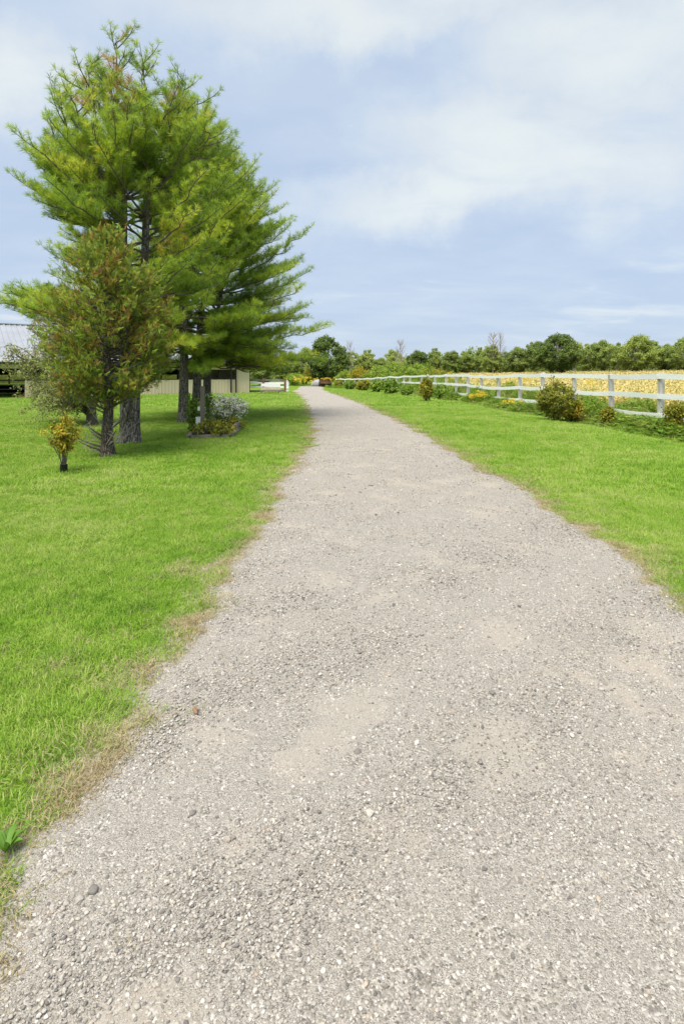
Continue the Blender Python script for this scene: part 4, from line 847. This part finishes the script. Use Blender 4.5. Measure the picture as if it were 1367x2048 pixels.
for k_, (px, by, hp, lab) in enumerate(GRD):
    Bq = G(px, by); mp = Bq[1] / F_PX; hh_ = max(.5, hp * mp)
    root = empty('goldenrod', tuple(Bq)); tag(root, lab, 'wildflower', 'goldenrod in bloom'); st, fo, fl = MB(), MB(), MB(); far = Bq[1] > 60
    for s_ in range(9 if not far else 13):
        sp_ = .22 if not far else 1.5; b0 = np.array([rng.normal(0, sp_), rng.normal(0, sp_ * .7), -.02]); tp = b0 + [rng.normal(0, .08), rng.normal(0, .08), hh_ * rng.uniform(.75, 1.08)]; Q = dense([b0, (b0 + tp) / 2 + [.02, 0, 0], tp], 5); st.tube(Q, [.006, .005, .004, .003, .003], 4)
        n = 14; f_ = rng.uniform(.1, .8, n)[:, None]; leaves(fo, b0 + (tp - b0) * f_, rdir(n) * [1, 1, .4], np.tile([0, 0, 1.0], (n, 1)), .10, .022, rng.uniform(.2, .7, n))
        n = 46; f_ = rng.uniform(0, 1, n)[:, None]; c_ = tp - [0, 0, .02] + np.stack([rng.normal(0, .07, n), rng.normal(0, .07, n), -np.abs(rng.normal(0, .09, n))], 1) * (1 if not far else 2.0); leaves(fl, c_, rdir(n), rdir(n) + [0, 0, 1], .05 if not far else .13, .028 if not far else .08, rng.uniform(0, 1, n))
    st.build('stems', M['weed'], root); tag(fo.build('foliage', M['green_leaf'], root), kind='stuff'); tag(fl.build('flowers', M['yellow_flower'], root), kind='stuff')

# ------------------------------------------------------------------ far trees
def far_tree(kind):
    """unit-height tree: tapered trunk, limbs, crown of leaf clumps with gaps"""
    tr_, fo = MB(), MB(); w_ = .44; nclump = (120, 105, 85, 125)[kind]; z0 = (.08, .12, .22, .04)[kind]
    P = dense([(0, 0, -.02), (.01, 0, .3), (-.01, .01, .6), (.02, 0, .88)], 9); tr_.tube(P, np.linspace(.022, .004, 9), 6); C = []
    while len(C) < nclump:
        d = rdir(1)[0] * rng.uniform(.25, 1) ** .5; z_ = (z0 + 1) / 2 + d[2] * (1 - z0) / 2
        tp = float(np.interp(d[2], [-1, -.3, .4, 1], [.75, 1, .9, .55])) if kind != 2 else float(np.interp(d[2], [-1, .2, 1], [.6, .8, .7]))
        lump = .72 + .5 * vnoise(d[None], 1.7, 60 + kind)[0]; C.append([d[0] * w_ * tp * lump, d[1] * w_ * tp * lump, z_ * (.93 + .07 * lump)])
    C = np.array(C)
    for c_ in C[:30]: tr_.tube(bez(np.array([0, 0, max(.12, c_[2] - .3)]), np.array([c_[0] * .4, c_[1] * .4, c_[2] - .08]), c_, 5), np.linspace(.008, .002, 5), 4)
    per = 120; n = nclump * per; ci_ = np.repeat(np.arange(nclump), per); off = rdir(n) * (rng.uniform(0, 1, n) ** .45)[:, None] * rng.uniform(.05, .115, nclump)[ci_][:, None] * [1, 1, .75]
    pos = C[ci_] + off; outw = nrm(off + 1e-6); tone = np.clip(.44 + .09 * rng.normal(size=nclump)[ci_] + .10 * rng.normal(size=n), 0, 1)
    leaves(fo, pos, rdir(n), outw + [0, 0, .6] + rdir(n) * .5, .034 * rng.uniform(.7, 1.3, n), .024, tone); return tr_, fo
def bare_tree():
    tr_ = MB(); tr_.tube(dense([(0, 0, -.02), (.01, 0, .5), (0, .01, .8), (.01, 0, 1)], 9), np.linspace(.018, .003, 9), 6)
    for k_ in range(38):
        z_ = rng.uniform(.35, .95); az = rng.uniform(0, 6.28); L = .26 * (1.1 - z_) + .06; p = np.array([0, 0, z_]); e = p + [L * math.cos(az), L * math.sin(az), L * 1.1]; tr_.tube(bez(p, (p + e) / 2 + [0, 0, -.02], e, 5), np.linspace(.006, .0018, 5), 4)
        for f_ in (.5, .75): s_ = p + (e - p) * f_; tr_.tube(np.array([s_, s_ + rng.normal(0, .04, 3) + [0, 0, .05]]), [.003, .0012], 3)
    return tr_
PROT = []
for kind in range(4):
    tr_, fo = far_tree(kind); V1 = (np.concatenate(tr_.V), np.concatenate(tr_.F), np.concatenate(tr_.T)); V2 = (np.concatenate(fo.V), np.concatenate(fo.F), np.concatenate(fo.T))
    o1 = meshobj('trunk', V1[0], V1[1], M['pale_twig'], None, V1[2], link=False); o2 = meshobj('crown', V2[0], V2[1], M['far_leaf'], None, V2[2], link=False); PROT.append((o1.data, o2.data))
    bpy.data.objects.remove(o1); bpy.data.objects.remove(o2)
# px, top y, base y, width px, distance, kind
FT = [(655, 672, 768, 80, 118, 0), (612, 690, 768, 60, 128, 3), (570, 700, 770, 60, 120, 1), (525, 705, 770, 56, 112, 3), (480, 702, 770, 60, 116, 0), (430, 700, 770, 70, 120, 1),
      (703, 702, 764, 46, 150, 1), (733, 699, 764, 44, 152, 2), (762, 712, 764, 40, 150, 3), (788, 699, 762, 44, 160, 0), (834, 697, 760, 46, 175, 3), (868, 696, 758, 34, 178, 2), (903, 702, 756, 46, 176, 0), (934, 700, 755, 40, 178, 1), (958, 694, 754, 24, 180, 2),
      (981, 690, 753, 46, 165, 0), (1010, 702, 752, 36, 176, 1), (1034, 690, 751, 44, 172, 3), (1070, 681, 750, 48, 168, 1), (1115, 667, 750, 84, 150, 0), (1149, 680, 749, 36, 170, 2), (1176, 686, 748, 40, 176, 1), (1204, 675, 747, 44, 168, 3), (1233, 685, 746, 36, 176, 2),
      (1270, 670, 746, 74, 160, 0), (1303, 681, 745, 46, 172, 1), (1332, 684, 745, 40, 174, 3), (1362, 675, 744, 52, 166, 0), (1402, 672, 744, 60, 170, 1), (1450, 670, 743, 64, 166, 3), (1505, 676, 743, 60, 170, 0), (1560, 668, 743, 70, 165, 1)]
ORD = ['first', 'second', 'third', 'fourth', 'fifth', 'sixth', 'seventh', 'eighth', 'ninth', 'tenth', 'eleventh', 'twelfth', 'thirteenth', 'fourteenth', 'fifteenth', 'sixteenth', 'seventeenth', 'eighteenth', 'nineteenth', 'twentieth', 'twenty-first', 'twenty-second', 'twenty-third', 'twenty-fourth', 'twenty-fifth']
LOOK = ['broad green tree', 'yellow-green tree', 'slender tree', 'rounded dense tree']
SPEC = {655: 'dark green tree just right of the pines, behind the rusty wagon', 1115: 'broadest dark green tree of the far woodland line', 1270: 'second broadest tree of the far woodland line, near the right edge', 958: 'thinnest see-through tree in the far woodland line'}
right_first = sorted([t_[0] for t_ in FT if 690 < t_[0] < 1367], reverse=True)
left_first = sorted([t_[0] for t_ in FT if t_[0] < 650], reverse=True); beyond = sorted([t_[0] for t_ in FT if t_[0] > 1367])
for (px, ty, by, wpx, D, kind) in FT:
    x_ = (px - CX) / F_PX * D; g_ = float(H(x_, D)); top = z_of(ty, D); hgt = top - g_; wd = wpx * D / F_PX
    if px in SPEC: lab = SPEC[px]
    elif px in left_first: lab = '%s behind the pines and barn, %s to the left of the wagon' % (LOOK[kind], ORD[left_first.index(px)])
    elif px in beyond: lab = '%s of the far woodland, %s beyond the right picture edge' % (LOOK[kind], ORD[beyond.index(px)])
    else: lab = '%s in the far woodland line, %s tree from the right picture edge' % (LOOK[kind], ORD[right_first.index(px)])
    root = empty('woodland_tree', (x_, D, g_), rng.uniform(0, 6.28)); root.scale = (wd * 1.3, wd * 1.3, hgt); tag(root, lab, 'tree', 'trees of the far woodland')
    for nm, me in zip(('trunk', 'crown'), PROT[kind]):
        o = bpy.data.objects.new(nm, me); COL.objects.link(o); o.parent = root
        if nm == 'crown':
            o['kind'] = 'stuff'
            if px in (655, 1115, 834): o.material_slots[0].link = 'OBJECT'; o.material_slots[0].material = M['dark_leaf']
bt = bare_tree()
for (px, ty, by, D, wpx, lab) in ((699, 686, 765, 130, 30, 'bare grey dead tree above the bend of the far fence'), (800, 683, 762, 135, 34, 'bare grey dead tree left of centre in the woodland line'), (985, 669, 753, 163, 40, 'left one of two bare dead trunks topping the far woodland'), (1000, 668, 753, 166, 30, 'right one of two bare dead trunks topping the far woodland')):
    x_ = (px - CX) / F_PX * D; g_ = float(H(x_, D)); root = empty('dead_tree', (x_, D, g_), rng.uniform(0, 6)); root.scale = (wpx * D / F_PX * 2, wpx * D / F_PX * 2, z_of(ty, D) - g_); tag(root, lab, 'tree', 'bare dead trees of the woodland')
    if 'bare_me' not in globals(): o = bt.build('trunk', M['pale_twig'], root); bare_me = o.data
    else: o = bpy.data.objects.new('trunk', bare_me); COL.objects.link(o); o.parent = root
# mid-distance bushes at the end of the drive
for (px, by, hw, hp, D, mt, ls, lab) in ((632, 770, 27, 42, 120, 'olive_leaf', .26, 'olive bush behind the boulder mound at the end of the drive'), (720, 776, 24, 43, 100, 'gold_leaf', .24, 'yellow sumac rising behind the bend of the far fence'), (758, 776, 30, 44, 96, 'green_leaf', .24, 'green bush behind the far fence right of the yellow sumac'), (797, 774, 32, 52, 92, 'green_leaf', .24, 'tall light green bush behind the far white fence, left of the dead tree foot'),
                                          (838, 772, 30, 48, 90, 'green_leaf', .24, 'light green bush behind the fence above the narrow olive bush'), (873, 770, 24, 30, 88, 'olive_leaf', .24, 'lower olive bush behind the fence before the woodland'), (688, 772, 18, 30, 108, 'green_leaf', .24, 'small green bush right of the wagon, behind the fence end'), (590, 772, 24, 26, 112, 'green_leaf', .24, 'low green bush left of the boulder, under the pine boughs')):
    x_ = (px - CX) / F_PX * D; g_ = float(H(x_, D)); mp = D / F_PX
    leafy('field_bush', (x_, D, g_), lab, 'bush', hw * mp, z_of(by - hp, D) - g_, .2, 18, 230, 26, ls * .85, mt, .42, .03, group='bushes at the end of the drive', asp=.65, tshift=.25 if mt == 'green_leaf' else .1)
# the wood behind and beneath the single trees reads as one mass
n = 80000; px_ = rng.uniform(-200, 1750, n); D_ = rng.uniform(178, 200, n); x_ = (px_ - CX) / F_PX * D_; g_ = H(x_, D_)
hmax = np.interp(px_, [-200, 600, 760, 900, 1100, 1750], [5, 7, 6.5, 7, 8, 10]) * (.62 + .62 * vnoise(np.stack([x_, D_ * .3], 1), .16, 77)); z_ = hmax * rng.uniform(0, 1, n) ** 1.25
fo = MB(); leaves(fo, np.stack([x_, D_, g_ + z_], 1), rdir(n), rdir(n) + [0, -.5, .6], rng.uniform(.5, .9, n), .6, np.clip(.30 + .13 * rng.normal(size=n), 0, 1))
o = fo.build('distant_wood', M['far_leaf']); tag(o, 'dense far woodland undergrowth behind the single trees', 'woodland', kind='stuff')

# ------------------------------------------------------------------ small things in the foreground
Bw = G(12, 1712); root = empty('plantain_weed', tuple(Bw)); tag(root, 'broad-leaved green weed in the grass at the left picture edge', 'weed')
for k_ in range(9):
    az = k_ * .7 + rng.normal(0, .2); L = rng.uniform(.035, .06); wd = L * .42; n = 7; V = []; t_ = np.linspace(0, 1, n)
    prof_ = wd / 2 * np.sin(np.pi * np.clip(t_ * .93 + .05, 0, 1)) ** .8
    for i_ in range(n):
        r0 = L * t_[i_]; z_ = .012 + .05 * math.sin(t_[i_] * 2.0) * (.6 + .4 * (k_ % 3) / 2)
        for s_, dz in ((-1, .006), (0, -.002), (1, .006)): V.append((r0 * math.cos(az) - s_ * prof_[i_] * math.sin(az), r0 * math.sin(az) + s_ * prof_[i_] * math.cos(az), z_ + dz))
    f = [[i_ * 3 + j_, i_ * 3 + j_ + 1, i_ * 3 + j_ + 4, i_ * 3 + j_ + 3] for i_ in range(n - 1) for j_ in range(2)]
    mb = MB(); mb.add(np.array(V), np.array(f), rng.uniform(.2, .9)); mb.build('leaf', M['leaf_weed'], root, True)
Bx = G(390, 1436); mb = MB(); mb.box((0, 0, .008), (.012, .045, .008), .5); mb.box((.004, .012, .014), (.008, .03, .005), .6); o = mb.build('wood_chip', M['chip']); o.location = (Bx[0], Bx[1], float(road_z(Bx[0], Bx[1]))); tag(o, 'small reddish wood chip lying on the gravel near the left edge', 'wood chip')
